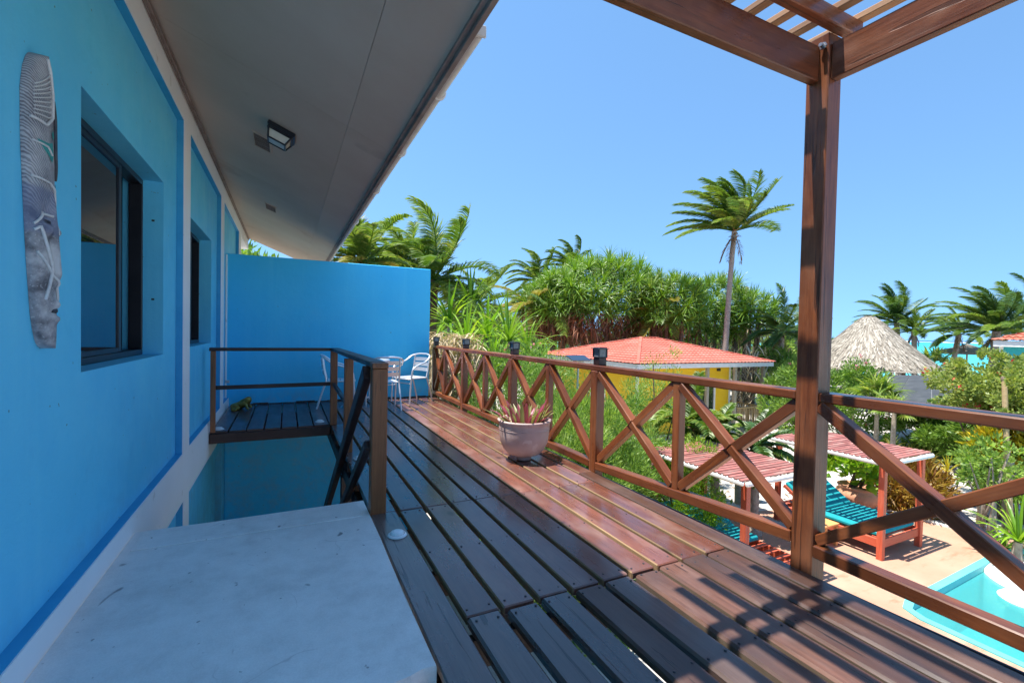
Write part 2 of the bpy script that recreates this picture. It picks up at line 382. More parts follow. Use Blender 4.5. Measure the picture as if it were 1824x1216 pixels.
def make_concrete():
    m, nt, b, out = new_mat('concrete'); v = coords(nt, rnd=False)
    n1 = noise(nt, v, 1.6, 6, .6); n2 = noise(nt, v, 9, 6, .65); n3 = noise(nt, v, 60, 4, .6)
    c = ramp(nt, math_n(nt, 'ADD', math_n(nt,'MULTIPLY',n1,.6), math_n(nt,'MULTIPLY',n2,.4)), [(.36,(.64,.63,.61)),(.50,(.77,.76,.74)),(.62,(.84,.83,.81))])
    c = mixc(nt, ramp(nt, noise(nt, coords(nt,(1,.6,1),rnd=False), 7.5, 2, .4, .6), [(.715,(0,0,0)),(.74,(.8,.8,.8))]), c, (.08,.08,.09))
    c = mixc(nt, ramp(nt, noise(nt, coords(nt,(1,.7,1),rnd=False), 24, 2, .4, .4), [(.735,(0,0,0)),(.765,(.7,)*3)]), c, (.16,.15,.15))
    c = mixc(nt, .10, c, ramp(nt, noise(nt, v, 130, 3, .7), [(.35,(.25,.25,.25)),(.65,(1,1,1))]))
    vo = nd(nt, 'ShaderNodeTexVoronoi', Scale=1.15, feature='DISTANCE_TO_EDGE')
    dv = nt.nodes.new('ShaderNodeVectorMath'); nn = nd(nt,'ShaderNodeTexNoise',Scale=3.0); nt.links.new(v, nn.inputs['Vector'])
    nt.links.new(v, dv.inputs[0]); nt.links.new(nn.outputs['Color'], dv.inputs[1]); nt.links.new(dv.outputs[0], vo.inputs['Vector'])
    gate = ramp(nt, noise(nt, v, 1.9, 2), [(.54,(0,0,0)),(.60,(.30,)*3)])
    ck = math_n(nt, 'MULTIPLY', ramp(nt, vo.outputs['Distance'], [(.0,(1,1,1)),(.006,(0,0,0))]), gate)
    c = mixc(nt, ck, c, (.14,.13,.13))
    nt.links.new(c, b.inputs['Base Color']); b.inputs['Roughness'].default_value = .62; b.inputs['Specular IOR Level'].default_value = .4
    bump(nt, b, math_n(nt,'ADD',n3,math_n(nt,'MULTIPLY',n2,2.0)), .18, .004); return m
M['concrete'] = make_concrete()
def make_sand():
    m, nt, b, out = new_mat('sand'); v = coords(nt, kind='Object', rnd=False)
    n1 = noise(nt, v, .35, 6, .6); n2 = noise(nt, v, 6, 6, .7)
    c = ramp(nt, n1, [(.35,(.46,.42,.37)),(.6,(.58,.54,.49))])
    c = mixc(nt, ramp(nt, n2, [(.60,(0,0,0)),(.72,(.55,)*3)]), c, (.34,.28,.21))
    nt.links.new(c, b.inputs['Base Color']); b.inputs['Roughness'].default_value = .95; b.inputs['Specular IOR Level'].default_value = .15
    bump(nt, b, n2, .6, .05); return m
M['sand'] = make_sand()
def make_patio():
    m, nt, b, out = new_mat('patio'); v = coords(nt, rnd=False)
    n1 = noise(nt, v, .8, 6, .6); n2 = noise(nt, coords(nt,(1,3,1),rnd=False), 1.6, 6, .7)
    c = ramp(nt, n1, [(.35,(.42,.22,.14)),(.65,(.50,.30,.205))])
    c = mixc(nt, ramp(nt, n2, [(.56,(0,0,0)),(.70,(.7,)*3)]), c, (.40,.14,.07))
    nt.links.new(c, b.inputs['Base Color']); b.inputs['Roughness'].default_value = .8
    bump(nt, b, noise(nt, v, 40, 5), .15, .005); return m
M['patio'] = make_patio()
def make_pool():
    m, nt, b, out = new_mat('pool_paint'); v = coords(nt, rnd=False)
    c = ramp(nt, noise(nt, v, .7, 4), [(.35,(.08,.50,.50)),(.65,(.10,.56,.56))])
    nt.links.new(c, b.inputs['Base Color']); b.inputs['Roughness'].default_value = .5; return m
M['pool'] = make_pool()
M['pool_rim'] = plain('pool_rim', (.11,.50,.50), (.15,.56,.55), 2, .55, .05)
def make_water():
    m, nt, b, out = new_mat('pool_water'); v = coords(nt, rnd=False)
    b.inputs['Base Color'].default_value = (.80,.97,.97,1); b.inputs['Roughness'].default_value = .03; b.inputs['IOR'].default_value = 1.33
    b.inputs['Transmission Weight'].default_value = 1.0
    tr = nt.nodes.new('ShaderNodeBsdfTransparent'); tr.inputs[0].default_value = (.42,.84,.87,1)
    mx = nt.nodes.new('ShaderNodeMixShader'); fr = nd(nt, 'ShaderNodeFresnel', IOR=1.33)
    gl = nt.nodes.new('ShaderNodeBsdfGlossy'); gl.inputs['Roughness'].default_value = .03
    bp = nd(nt, 'ShaderNodeBump', Strength=.25, Distance=.03); nt.links.new(noise(nt, v, 2.2, 3), bp.inputs['Height'])
    nt.links.new(bp.outputs[0], gl.inputs['Normal']); nt.links.new(bp.outputs[0], fr.inputs['Normal'])
    nt.links.new(fr.outputs[0], mx.inputs[0]); nt.links.new(tr.outputs[0], mx.inputs[1]); nt.links.new(gl.outputs[0], mx.inputs[2])
    df = nt.nodes.new('ShaderNodeBsdfDiffuse'); df.inputs[0].default_value = (.085,.44,.45,1); m2 = nt.nodes.new('ShaderNodeMixShader'); m2.inputs[0].default_value = .55
    nt.links.new(tr.outputs[0], m2.inputs[1]); nt.links.new(df.outputs[0], m2.inputs[2]); nt.links.new(m2.outputs[0], mx.inputs[1])
    nt.links.new(mx.outputs[0], out.inputs[0]); return m
M['water'] = make_water()
def make_sea():
    m, nt, b, out = new_mat('sea'); tc = nt.nodes.new('ShaderNodeTexCoord'); sp = nt.nodes.new('ShaderNodeSeparateXYZ')
    nt.links.new(tc.outputs['Object'], sp.inputs[0])
    v = coords(nt, (.02,.006,1), rnd=False)
    n = noise(nt, v, 1.0, 5, .6)
    d = math_n(nt, 'ADD', math_n(nt, 'DIVIDE', sp.outputs[0], 2000.0), math_n(nt, 'MULTIPLY', math_n(nt,'SUBTRACT',n,.5), .05))
    c = ramp(nt, d, [(.02,(.22,.58,.54)),(.05,(.07,.48,.50)),(.20,(.03,.40,.48)),(.55,(.025,.34,.46)),(.66,(.015,.13,.33))])
    nt.links.new(c, b.inputs['Base Color']); b.inputs['Roughness'].default_value = .35; b.inputs['Specular IOR Level'].default_value = .25
    bump(nt, b, noise(nt, coords(nt,(1,.4,1),rnd=False), .6, 4), .4, .3); return m
M['sea'] = make_sea()
M['surf'] = plain('surf', (.85,.88,.90), None, 2, .9)

# ================================================================== THE SETTING
from mathutils.geometry import tessellate_polygon
def poly_sheet(name, outer, holes, z, mat):
    loops = [[Vector((x,y,z)) for x,y in outer]] + [[Vector((x,y,z)) for x,y in h] for h in holes]
    tri = tessellate_polygon(loops); V = [v for l in loops for v in l]
    F = []
    for t in tri:
        a, b, c = (V[i] for i in t)
        F.append(tuple(t) if (b-a).cross(c-a).z > 0 else tuple(reversed(t)))
    b = MB(); b.add(V, F); return b.build(name, mat)
pool_ol = [(8.45,-3.2),(8.45,3.3),(8.55,3.52),(8.8,3.6),(10.2,3.64),(11.6,3.69),(12.4,3.71),(12.9,3.64),(13.3,3.4),(13.6,3.0),(13.75,2.4),(13.75,-3.2)]
struct(poly_sheet('ground', [(-400,-400),(54,-400),(54,700),(-400,700)], [pool_ol], G, M['sand']))
bm = MB(); bm.add([(54,-400,G),(64,-400,-4.6),(64,700,-4.6),(54,700,G)], [(0,1,2,3)]); struct(bm.build('beach', M['sand']))
bm = MB(); bm.add([(56,-9000,-3.7),(12000,-9000,-3.7),(12000,9000,-3.7),(56,9000,-3.7)], [(0,1,2,3)]); struct(bm.build('sea', M['sea']))
rng = np.random.default_rng(5)
V = []; F = []
for i in range(300):
    y = -1200 + i*10; h = .5+1.6*abs(math.sin(i*.7)+math.sin(i*.23))*.6; x0 = 1500+20*math.sin(i*.11)
    V += [(x0,y,-3.75),(x0+6,y,-3.7+h),(x0+26,y,-3.75)]
    if i: k = i*3; F += [(k-3,k,k+1,k-2),(k-2,k+1,k+2,k-1)]
bm = MB(); bm.add(V, F, True); struct(bm.build('breaking_surf', M['surf']))
struct(poly_sheet('patio', [(4.6,-3.4),(14.3,-3.4),(14.3,2.9),(13.75,3.55),(13.5,4.1),(13.05,4.7),(13.0,5.5),(12.7,6.5),(9.4,7.2),(4.6,6.9)], [pool_ol], G+.008, M['patio']))
# white kerb along the far side of the patio
bm = MB()
ke = [(14.35,2.8),(13.8,3.6),(13.55,4.15),(13.1,4.75),(13.05,5.5),(12.75,6.55),(11,6.95)]
for a, b_ in zip(ke[:-1], ke[1:]): bm.beam((*a,G+.02), (*b_,G+.02), .12, .06, .01)
struct(bm.build('patio_kerb', M['white_paint']))
# pool basin, coping and water
bm = MB(); n = len(pool_ol)
bm.add([(x,y,G+.0) for x,y in pool_ol]+[(x,y,G-.85) for x,y in pool_ol], [(i,(i+1)%n,(i+1)%n+n,i+n) for i in range(n)]+[tuple(range(n,2*n))])
pool = struct(bm.build('pool', M['pool']))
bm = MB(); PV = [Vector((*p,0)) for p in pool_ol]; V = []; F = []
for i in range(n):
    d0 = (PV[i]-PV[i-1]).normalized(); d1 = (PV[(i+1)%n]-PV[i]).normalized(); nn = (Vector((-d0.y,d0.x,0))+Vector((-d1.y,d1.x,0))).normalized()
    for off, z in ((-.03,G-.14),(-.03,G+.03),(.09,G+.03),(.09,G+.0)): q = PV[i]+nn*off; V.append((q.x,q.y,z))
for i in range(n):
    k0, k1 = i*4, ((i+1)%n)*4; F += [(k0+j,k1+j,k1+j+1,k0+j+1) for j in range(3)]
bm.add(V, F)
cop = bm.build('pool_coping', M['pool_rim'], pool)
w = poly_sheet('pool_water', pool_ol, [], G-.09, M['water']); struct(w)
bm = MB(); bm.lathe([(.0,.10),(.95,.10),(1.05,.06),(1.08,-.6),(1.0,-.9)], 40, (12.0,2.75,G-.10)); tag(bm.build('pool_island', M['white_paint']), 'round white island standing in the turquoise pool', 'pool island')
bm = MB(); bm.lathe([(.0,.05),(.3,.05),(.36,.0),(.34,-.1)], 28, (10.85,2.92,G-.095)); tag(bm.build('pool_float', M['white_paint']), 'small white disc floating in the pool near the deck', 'float')

# ------------------------------------------------------------------ the blue house
house = thing('blue_house', 'bright blue rendered house with white bands and wide soffit beside the deck', 'house', (-1.0,4,G))
XF, XP = -.87, -.93                                    # faces of the white frame and of the recessed panels
def wall_with_hole(y0, y1, z0, z1, hole, mat, name='wall_panel'):
    b = MB(); hy0, hy1, hz0, hz1 = hole; X0 = -1.2
    b.box(X0, XP, y0, hy0, z0, z1); b.box(X0, XP, hy1, y1, z0, z1)
    b.box(X0, XP, hy0, hy1, z0, hz0); b.box(X0, XP, hy0, hy1, hz1, z1)
    return b.build(name, mat, house)
panels = [(-3.2, 5.25, (3.04, 4.76, 1.10, 2.53)), (5.57, 8.0, (5.76, 7.48, 1.115, 2.50))]
for y0, y1, hole in panels: wall_with_hole(y0, y1, .13, 3.25, hole, M['wall_blue'])
b = MB(); b.box(-1.2, XP, 8.34, 10.78, .13, 3.25); b.build('wall_panel', M['wall_blue'], house)
# lower storey
b = MB(); b.box(-1.2, XP, -3.2, 5.3, G, -.33); b.build('wall_panel', M['wall_blue'], house)
b = MB(); hy0, hy1, hz0, hz1 = 8.0, 8.75, -2.3, -.62
b.box(-1.2, XP, 5.57, hy0, G, -.33); b.box(-1.2, XP, hy1, 10.78, G, -.33); b.box(-1.2, XP, hy0, hy1, G, hz0); b.box(-1.2, XP, hy0, hy1, hz1, -.33)
b.build('wall_panel', M['wall_blue'], house)
b = MB(); b.box(-1.19, -1.10, hy0-.02, hy1+.02, hz0-.02, hz1+.02); b.build('window', M['void'], house)
# white frame: bands and pilasters
for nm, bx in (('band', (-3.2,13.2,3.25,3.52)), ('band', (-3.2,13.2,-.33,.13)), ('pilaster', (5.25,5.57,.13,3.25)), ('pilaster', (8.0,8.34,.13,3.25)), ('pilaster', (10.78,11.2,.13,3.25)),
               ('pilaster', (5.3,5.57,G,-.33)), ('pilaster', (10.78,11.2,G,-.33))):
    b = MB(); b.box(-1.2, XF, bx[0], bx[1], bx[2], bx[3]); b.build(nm, M['trim_white'], house)
# painted reveals of the recessed panels
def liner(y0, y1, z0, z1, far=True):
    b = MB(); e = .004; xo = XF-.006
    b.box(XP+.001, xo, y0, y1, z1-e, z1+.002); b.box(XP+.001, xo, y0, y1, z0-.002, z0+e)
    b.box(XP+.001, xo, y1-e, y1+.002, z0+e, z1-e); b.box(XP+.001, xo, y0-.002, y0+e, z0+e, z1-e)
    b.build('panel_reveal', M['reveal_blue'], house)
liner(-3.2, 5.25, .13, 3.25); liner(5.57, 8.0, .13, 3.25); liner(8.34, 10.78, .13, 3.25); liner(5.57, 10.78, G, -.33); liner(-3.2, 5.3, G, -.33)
# windows
def window(hole, split, label=None):
    y0, y1, z0, z1 = hole; xf = -1.066
    r = bpy.data.objects.new('window', None); COL.objects.link(r); r.location = (xf, (y0+y1)/2, z0); attach(r, house)
    b = MB(); t = .045
    b.box(xf-.09, xf, y0+.001, y1-.001, z0+.001, z0+t, .004); b.box(xf-.09, xf, y0+.001, y1-.001, z1-t, z1-.001, .004)
    b.box(xf-.09, xf, y0+.001, y0+t, z0+t, z1-t, .004); b.box(xf-.09, xf, y1-t*.6, y1-.001, z0+t, z1-t, .004)
    b.build('frame', M['black_metal'], r)
    b = MB(); ys = split
    b.box(xf-.035, xf-.008, ys-.002, ys+.055, z0+t+.001, z1-t-.001, .003)
    b.box(xf-.035, xf-.008, y0+t+.001, ys-.003, z0+t+.001, z0+t+.035, .003); b.box(xf-.035, xf-.008, y0+t+.001, ys-.003, z1-t-.035, z1-t-.001, .003)
    b.build('sash', M['black_metal'], r)
    b = MB(); b.box(xf-.075, xf-.045, ys+.10, ys+.16, z0+t+.001, z1-t-.001, .003); b.build('sash', M['black_metal'], r)
    b = MB(); b.box(xf-.026, xf-.018, y0+t+.001, ys-.004, z0+t+.036, z1-t-.036); b.build('pane', M['glass'], r)
    b = MB(); b.box(-1.30, -1.21, y0-.2, y1+.2, z0-.2, z1+.2); b.build('dark_interior', M['void'], r)
window(panels[0][2], 4.19); window(panels[1][2], 6.90)
for (y, z) in ((4.762,1.55),(4.762,2.2)):
    b = MB(); b.box(-1.01, -.99, y-.004, y+.0, z, z+.015); b.build('shutter_bolt', M['black_metal'], house)
# core of the house so no light leaks through
b = MB(); b.box(-4.5, -1.32, -3.2, 13.0, G, 3.45); b.build('core', M['void'], house)
# soffit boards
def sz(x): return 3.5 - .4*(x+.87)
ys = [1.55, 3.98, 6.95, 9.92, 13.0]; xs = [(-.868, .427), (.4295, .795)]
for y0, y1 in zip(ys[:-1], ys[1:]):
    for x0, x1 in xs:
        b = MB(); P = [(x0,sz(x0)),(x1,sz(x1)),(x1,sz(x1)+.012),(x0,sz(x0)+.012)]
        V = [(x,y,z) for y in (y0+.0015,y1-.0015) for x,z in P]
        b.add(V, [(0,1,5,4),(2,3,7,6),(0,3,2,1),(4,5,6,7),(1,2,6,5),(0,4,7,3)]); b.build('soffit_board', M['soffit'], house)
b = MB(); P = [(-5.0,sz(-5.0)+.05),(.845,sz(.845)+.05),(.845,sz(.845)+.10),(-5.0,sz(-5)+.10)]
V = [(x,y,z) for y in (1.5,13.1) for x,z in P]; b.add(V, [(0,1,5,4),(2,3,7,6),(0,3,2,1),(4,5,6,7),(1,2,6,5),(0,4,7,3)]); b.build('roof', M['roof_dark'], house)
b = MB(); b.box(.796, .826, 1.5, 13.05, 2.80, 2.90, .003); b.build('fascia', M['fascia'], house)
b = MB(); b.box(.770, .795, 1.55, 13.0, 2.822, 2.840); b.build('soffit_trim', M['fascia'], house)
b = MB(); b.box(-.866, -.85, 1.55, 13.0, 3.455, 3.488, .004); b.box(-.849,-.83,1.55,13.0,3.462,3.482,.003); b.build('cove', M['fascia'], house)
# gutter
g_ = thing('rain_gutter', 'white half round rain gutter along the edge of the roof', 'gutter', (.86,2.2,2.8))
b = MB(); prof = [(.828+.042+.042*math.cos(t), 2.915+.050*math.sin(t)-.01) for t in np.linspace(math.pi, 2*math.pi, 9)]
V = []; F = []
for i, y in enumerate((2.25, 13.0)): V += [(x,y,z) for x,z in prof]
F = [(k,k+1,k+10,k+9) for k in range(8)]
b.add(V, F, True); b.add([(x*1.0,y,z+.004) for x,y,z in V], [tuple(reversed(f)) for f in F], True); b.build('trough', M['gutter'], g_)
b = MB(); b.add([(x,2.248,z) for x,z in prof], [tuple(range(9))]); b.box(.83,.912,2.235,2.25,2.86,2.92,.004); b.build('end_cap', M['gutter'], g_)
for y in (2.95, 4.06, 5.31, 7.0, 9.0, 11.0):
    b = MB(); b.tube([(.87+.049*math.cos(t), y, 2.905+.056*math.sin(t)) for t in np.linspace(math.pi, 2*math.pi, 8)], .010, 6); b.build('bracket', M['gutter'], g_)

# ------------------------------------------------------------------ blue partition wall at the end of the deck
pw = thing('partition_wall', 'tall plain blue wall closing off the far end of the deck', 'wall', (.8,9.2,G))
b = MB(); b.box(-.928, 2.60, 9.11, 9.29, G, 2.57, .008); b.build('wall_body', M['wall_blue2'], pw)
b = MB(); b.box(-.926, -.900, 9.09, 9.11, .0, 2.55, .002); b.build('corner_trim', M['trim_white'], pw)
b = MB(); rr = random.Random(4); x = -.8
while x < 2.55:
    l = rr.uniform(.05,.25); b.box(x, x+l, 9.098, 9.112, .0, rr.uniform(.008,.03)); x += l
b.build('dirt_line', M['soil'], pw)
b = MB(); b.box(-.925,-.86,9.085,9.109,.385,.43,.004); b.build('hinge', M['bolt'], pw)

# ------------------------------------------------------------------ concrete landing
b = MB()
rr = random.Random(2); edge = []
N_ = 26
for i in range(N_+1):
    t = i/N_; x = -.866 + t*(.553+.866); edge.append((x, 1.60 + .14*t + rr.uniform(-.012,.012) + (.02 if t > .8 else 0)))
V = []; 
for x, y in edge: V += [(x,y,0.006),(x,y+rr.uniform(-.01,.03),-.16)]
F = [(2*i,2*i+1,2*i+3,2*i+2) for i in range(N_)]
b.add(V, F)
top = [(x,y,.006) for x,y in edge] + [(.548,2.3,.006),(.556,3.0,.006),(.552,3.72,.006),(-.866,3.70,.006)]
b.add(top, [tuple(range(len(top)))])
b.add([(.552,1.75,.006),(.552,3.72,.006),(.552,3.72,-.16),(.552,1.75,-.16),(-.866,3.70,.006),(-.866,3.70,-.16)], [(0,3,2,1),(1,2,5,4)])
struct(b.build('concrete_landing', M['concrete']))
# strip of older concrete against the edge
b = MB(); b.box(-.82, .50, 3.40, 3.69, .006, .013, .003); o = b.build('concrete_edge_strip', M['concrete']); struct(o)
b = MB(); b.box(-.866, .552, -5.0, 1.58, -.30, -.165, .01); struct(b.build('bounce_terrace', M['concrete']))  # floor added out of view; its sunlit concrete bounces light onto the blue wall
# stair under the landing, going down along the wall
stair = struct(bpy.data.objects.new('stair', None)); COL.objects.link(stair); stair.location = (-.15,3.7,G)
for i in range(14):
    z = -.19 - i*.183; y = 3.74 + i*.255
    b = MB(); b.box(-.86, .50, y, y+.28, z-.05, z, .004); b.build('tread', M['landing_wood'], stair)
for x in (-.84, .48): timber('stringer', (x,3.74,-.25), (x,7.3,-2.70), .04, .22, M['dark_wood'], stair)

# ------------------------------------------------------------------ the deck, plank by plank
deck = struct(bpy.data.objects.new('deck', None)); COL.objects.link(deck); deck.location = (1.6,4,0)
rr = random.Random(11)
gaps = [.56, .76, .96, 1.16, 1.36, 1.56, 1.76, 1.955, 2.15, 2.35, 2.55, 2.705]
def plank(x0, x1, y0, y1, mat, dz=0, t=.045, c=.006):
    sk = rr.uniform(-.003,.003)
    o = timber('plank', ((x0+x1)/2+sk, y0+.003, -t/2+dz+rr.uniform(-.003,.001)), ((x0+x1)/2-sk, y1-.003, -t/2+dz+rr.uniform(-.003,.001)), round(x1-x0,3), t, mat, deck, c, share=False)
    o.data.materials.append(M['plank_side'] if mat is M['deck_red'] else (M['plank_side_old'] if mat is M['deck_old'] else mat))
    for p in o.data.polygons:
        if abs(p.normal.x) > (.6 if mat is M['deck_red'] else .9): p.material_index = 1
    return o
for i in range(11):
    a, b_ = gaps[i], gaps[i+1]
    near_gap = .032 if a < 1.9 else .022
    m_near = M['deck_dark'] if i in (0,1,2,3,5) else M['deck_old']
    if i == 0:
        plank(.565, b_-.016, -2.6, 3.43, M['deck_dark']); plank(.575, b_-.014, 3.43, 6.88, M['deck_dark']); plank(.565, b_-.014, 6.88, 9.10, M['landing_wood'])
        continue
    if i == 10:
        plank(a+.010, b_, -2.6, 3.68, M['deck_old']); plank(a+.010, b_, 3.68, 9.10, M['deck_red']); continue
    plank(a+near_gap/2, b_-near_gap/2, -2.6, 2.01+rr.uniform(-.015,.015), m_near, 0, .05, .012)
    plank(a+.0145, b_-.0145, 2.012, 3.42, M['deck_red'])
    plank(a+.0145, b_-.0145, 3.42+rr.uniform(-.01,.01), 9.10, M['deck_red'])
for k, y in enumerate(np.arange(-2.4, 9.2, .62)):
    timber('joist', (.58,y,-.125), (2.70,y,-.125), .05, .14, M['joist'], deck, .002)
timber('edge_beam', (2.735,-2.6,-.12), (2.735,9.12,-.12), .05, .17, M['dark_wood'], deck, .006)
timber('edge_beam', (.60,-2.6,-.22), (.60,9.1,-.22), .06, .14, M['dark_wood'], deck, .006)
b = MB(); rn = random.Random(6)
for i in range(1, 10):
    xc = (gaps[i]+gaps[i+1])/2
    for y in (1.96,2.06,3.37,3.47,.72,1.34,2.70,4.05,4.67,5.3,5.9,6.5):
        for sx in (-.055,.055): b.lathe([(0,.0022),(.006,.002),(.0065,-.004)], 7, (xc+sx+rn.uniform(-.008,.008), y+rn.uniform(-.012,.012), .0))
o = b.build('nail_heads', M['black_metal'], deck); o['kind'] = 'stuff'
# landing beyond the stairwell
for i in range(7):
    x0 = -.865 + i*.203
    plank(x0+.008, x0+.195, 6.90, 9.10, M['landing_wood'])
timber('landing_beam', (-.866,6.885,-.085), (.56,6.885,-.085), .05, .12, M['dark_wood'], deck, .004)
for y in (7.6,8.4): timber('joist', (-.86,y,-.125), (.56,y,-.125), .05, .14, M['joist'], deck, .002)
for (x,y) in ((2.74,1.64),(2.74,5.6),(2.74,9.0),(.62,5.4),(.62,1.8)):
    timber('support_post', (x,y,G), (x,y,-.29), .12, .12, M['dark_wood'], deck, .004, up=(0,1,0))
# hose along the deck edge
b = MB(); pts = [(2.795+.008*math.sin(y*2.3), y, -.055+.006*math.sin(y*3.1)) for y in np.arange(-2.5,9.0,.25)]
b.tube(pts, .014, 8); tag(b.build('black_hose', M['black_metal']), 'black hose running along the outer edge of the deck', 'hose')

# ------------------------------------------------------------------ deck railing
rl = thing('deck_railing', 'brown stained deck railing with crossed braces between square posts', 'railing', (2.75,4.5,0))
XR = 2.755
tall = [3.69, 5.58, 7.46, 9.22]; mids = [2.64, 4.61, 6.53, 8.50]
zb = lambda y: .155 if y < 1.6 else (.205 - (y-1.7)*.055 if y < 3.65 else .10 + .004*(y-3.7))   # top of the bottom rail
for y in tall: timber('post', (XR,y,-.20), (XR,y,.984), .10, .10, M['rail_wood'], rl, .006, up=(0,1,0))
for y in mids: timber('short_post', (XR,y,zb(y)), (XR,y,.984), .07, .07, M['rail_wood'], rl, .005, up=(0,1,0))
for y in (.42,-1.2): timber('post', (XR,y,-.2), (XR,y,.984), .10, .10, M['rail_wood'], rl, .006, up=(0,1,0))
# top rail in lengths
for y0, y1 in ((1.705,5.58),(5.583,9.27)): timber('top_rail', (2.775,y0,1.012), (2.775,y1,1.012), .125, .056, M['rail_wood'], rl, .008, share=False)
timber('top_rail', (2.775,-2.6,1.016), (2.775,1.575,1.012), .125, .056, M['rail_wood'], rl, .008, share=False)
# bottom rails
def brail(y0, y1, z0, z1): timber('bottom_rail', (XR-.012,y0,z0-.036), (XR-.012,y1,z1-.036), .085, .072, M['rail_wood'], rl, .007, share=False)
brail(1.705, 3.64, .205, .100)
for a, b_ in ((3.74,5.53),(5.63,7.41),(7.51,9.17)): brail(a, b_, zb(a), zb(b_))
brail(.47, 1.575, .158, .172); brail(-1.15,.37,.16,.158)
# crossed braces: one runs through, the other is halved over it
nodes = [(1.705,None),(2.64,.035),(3.69,.05),(4.61,.035),(5.58,.05),(6.53,.035),(7.46,.05),(8.50,.035),(9.22,.05)]
seq = [1.64, 2.64, 3.69, 4.61, 5.58, 6.53, 7.46, 8.50, 9.22]
def brace_pair(ya, yb, za, zb_, k):
    zt = .965; d = Vector((0, yb-ya, 0)).normalized()
    A0, A1 = Vector((XR-.006, ya, za+.02)), Vector((XR-.006, yb, zt))
    B0, B1 = Vector((XR+.008, ya, zt)), Vector((XR+.008, yb, zb_+.02))
    if k % 2: A0, A1, B0, B1 = B0, B1, A0, A1
    timber('brace', A0, A1, .066, .075, M['rail_wood'], rl, .005, up=(1,0,0), share=False)
    mid = (B0+B1)/2; e = (B1-B0).normalized()*.003
    timber('brace', B0, mid-e, .060, .074, M['rail_wood'], rl, .005, up=(1,0,0), share=False)
    timber('brace', mid+e, B1, .060, .074, M['rail_wood'], rl, .005, up=(1,0,0), share=False)
hw = lambda y: .065 if y == 1.64 else (.05 if y in tall else .035)
for k, (a, b_) in enumerate(zip(seq[:-1], seq[1:])):
    ya, yb = a+hw(a), b_-hw(b_); brace_pair(ya, yb, zb(ya) if k else .20, zb(yb), 1)
brace_pair(.47, 1.575, .157, .17, 0)
brace_pair(-1.15, .37, .157, .157, 0)
# lanterns standing on the rail over the posts
def post_lantern(y, label):
    t = thing('post_lantern', label, 'lantern', (2.775,y,1.04), 0, 'lanterns on the deck railing posts')
    b = MB(); b.box(-.046,.046,-.046,.046,.0,.075,.004); b.build('base', M['dark_wood'], t, local=True)
    b = MB()
    for sx in (-1,1):
        for sy in (-1,1): b.box(sx*.046-.006, sx*.046+.006, sy*.046-.006, sy*.046+.006, .0755, .158)
    b.box(-.054,.054,-.054,.054,.0755,.083,.002); b.box(-.045,.045,-.005,.005,.1175,.1225); b.box(-.005,.005,-.045,.045,.1175,.1225); b.build('frame', M['black_metal'], t, local=True)
    for s in (-1,1):
        b = MB(); b.box(s*.042-.002, s*.042+.002, -.040, .040, .0835, .1575); b.build('pane', M['dim_glass'], t, local=True)
        b = MB(); b.box(-.039, .039, s*.042-.002, s*.042+.002, .0835, .1575); b.build('pane', M['dim_glass'], t, local=True)
    b = MB(); b.box(-.064,.064,-.064,.064,.1585,.167,.003); b.box(-.05,.05,-.05,.05,.1672,.174,.003); b.build('cap', M['black_metal'], t, local=True)
for y, l in ((3.69,'black square lantern on the railing post nearest the main wooden post'), (5.58,'black square lantern on the railing behind the potted plant'),
             (7.46,'small black lantern on the railing, second from the blue wall'), (9.22,'farthest black lantern on the railing, against the blue wall')): post_lantern(y, l)

# ------------------------------------------------------------------ pergola
pg = thing('pergola', 'brown timber pergola with a tall square post and open roof slats over the deck', 'pergola', (2.765,1.64,0))
timber('post', (2.7675,1.64,-.3), (2.7675,1.64,3.06), .125, .125, M['post_wood'], pg, .006, up=(0,1,0), share=False)
timber('post', (2.7675,-2.3,-.3), (2.7675,-2.3,3.06), .125, .125, M['post_wood'], pg, .006, up=(0,1,0), share=False)
timber('beam', (2.704,1.655,2.905), (-.868,1.655,2.905), .055, .20, M['pergola_wood'], pg, .005, share=False)
timber('beam', (2.755,1.576,2.90), (2.755,-2.236,2.90), .06, .20, M['pergola_wood'], pg, .005, share=False)
timber('rafter', (2.93,1.555,3.106), (-.868,1.555,3.106), .06, .09, M['pergola_wood'], pg, .005, share=False)
for y in (.35,-.85,-2.1): timber('rafter', (2.93,y,3.046), (-.868,y,3.046), .06, .09, M['pergola_wood'], pg, .005)
for i in range(19):
    x = 2.905 - i*.196
    timber('roof_slat', (x,2.02-.02*(i%3),3.17), (x,-2.5,3.115), .062, .036, M['slat_wood'], pg, .004, share=False)
b = MB(); b.tube([(2.70,1.60,2.985),(2.66,1.60,2.985)], .011, 8); b.tube([(2.69,1.60,2.985),(2.684,1.60,2.985)], .02, 8); b.build('bolt', M['bolt'], pg)
b = MB(); b.tube([(2.795,1.578,2.975),(2.795,1.55,2.975)], .012, 8); b.tube([(2.795,1.57,2.975),(2.795,1.564,2.975)], .02, 8); b.build('bolt', M['bolt'], pg)

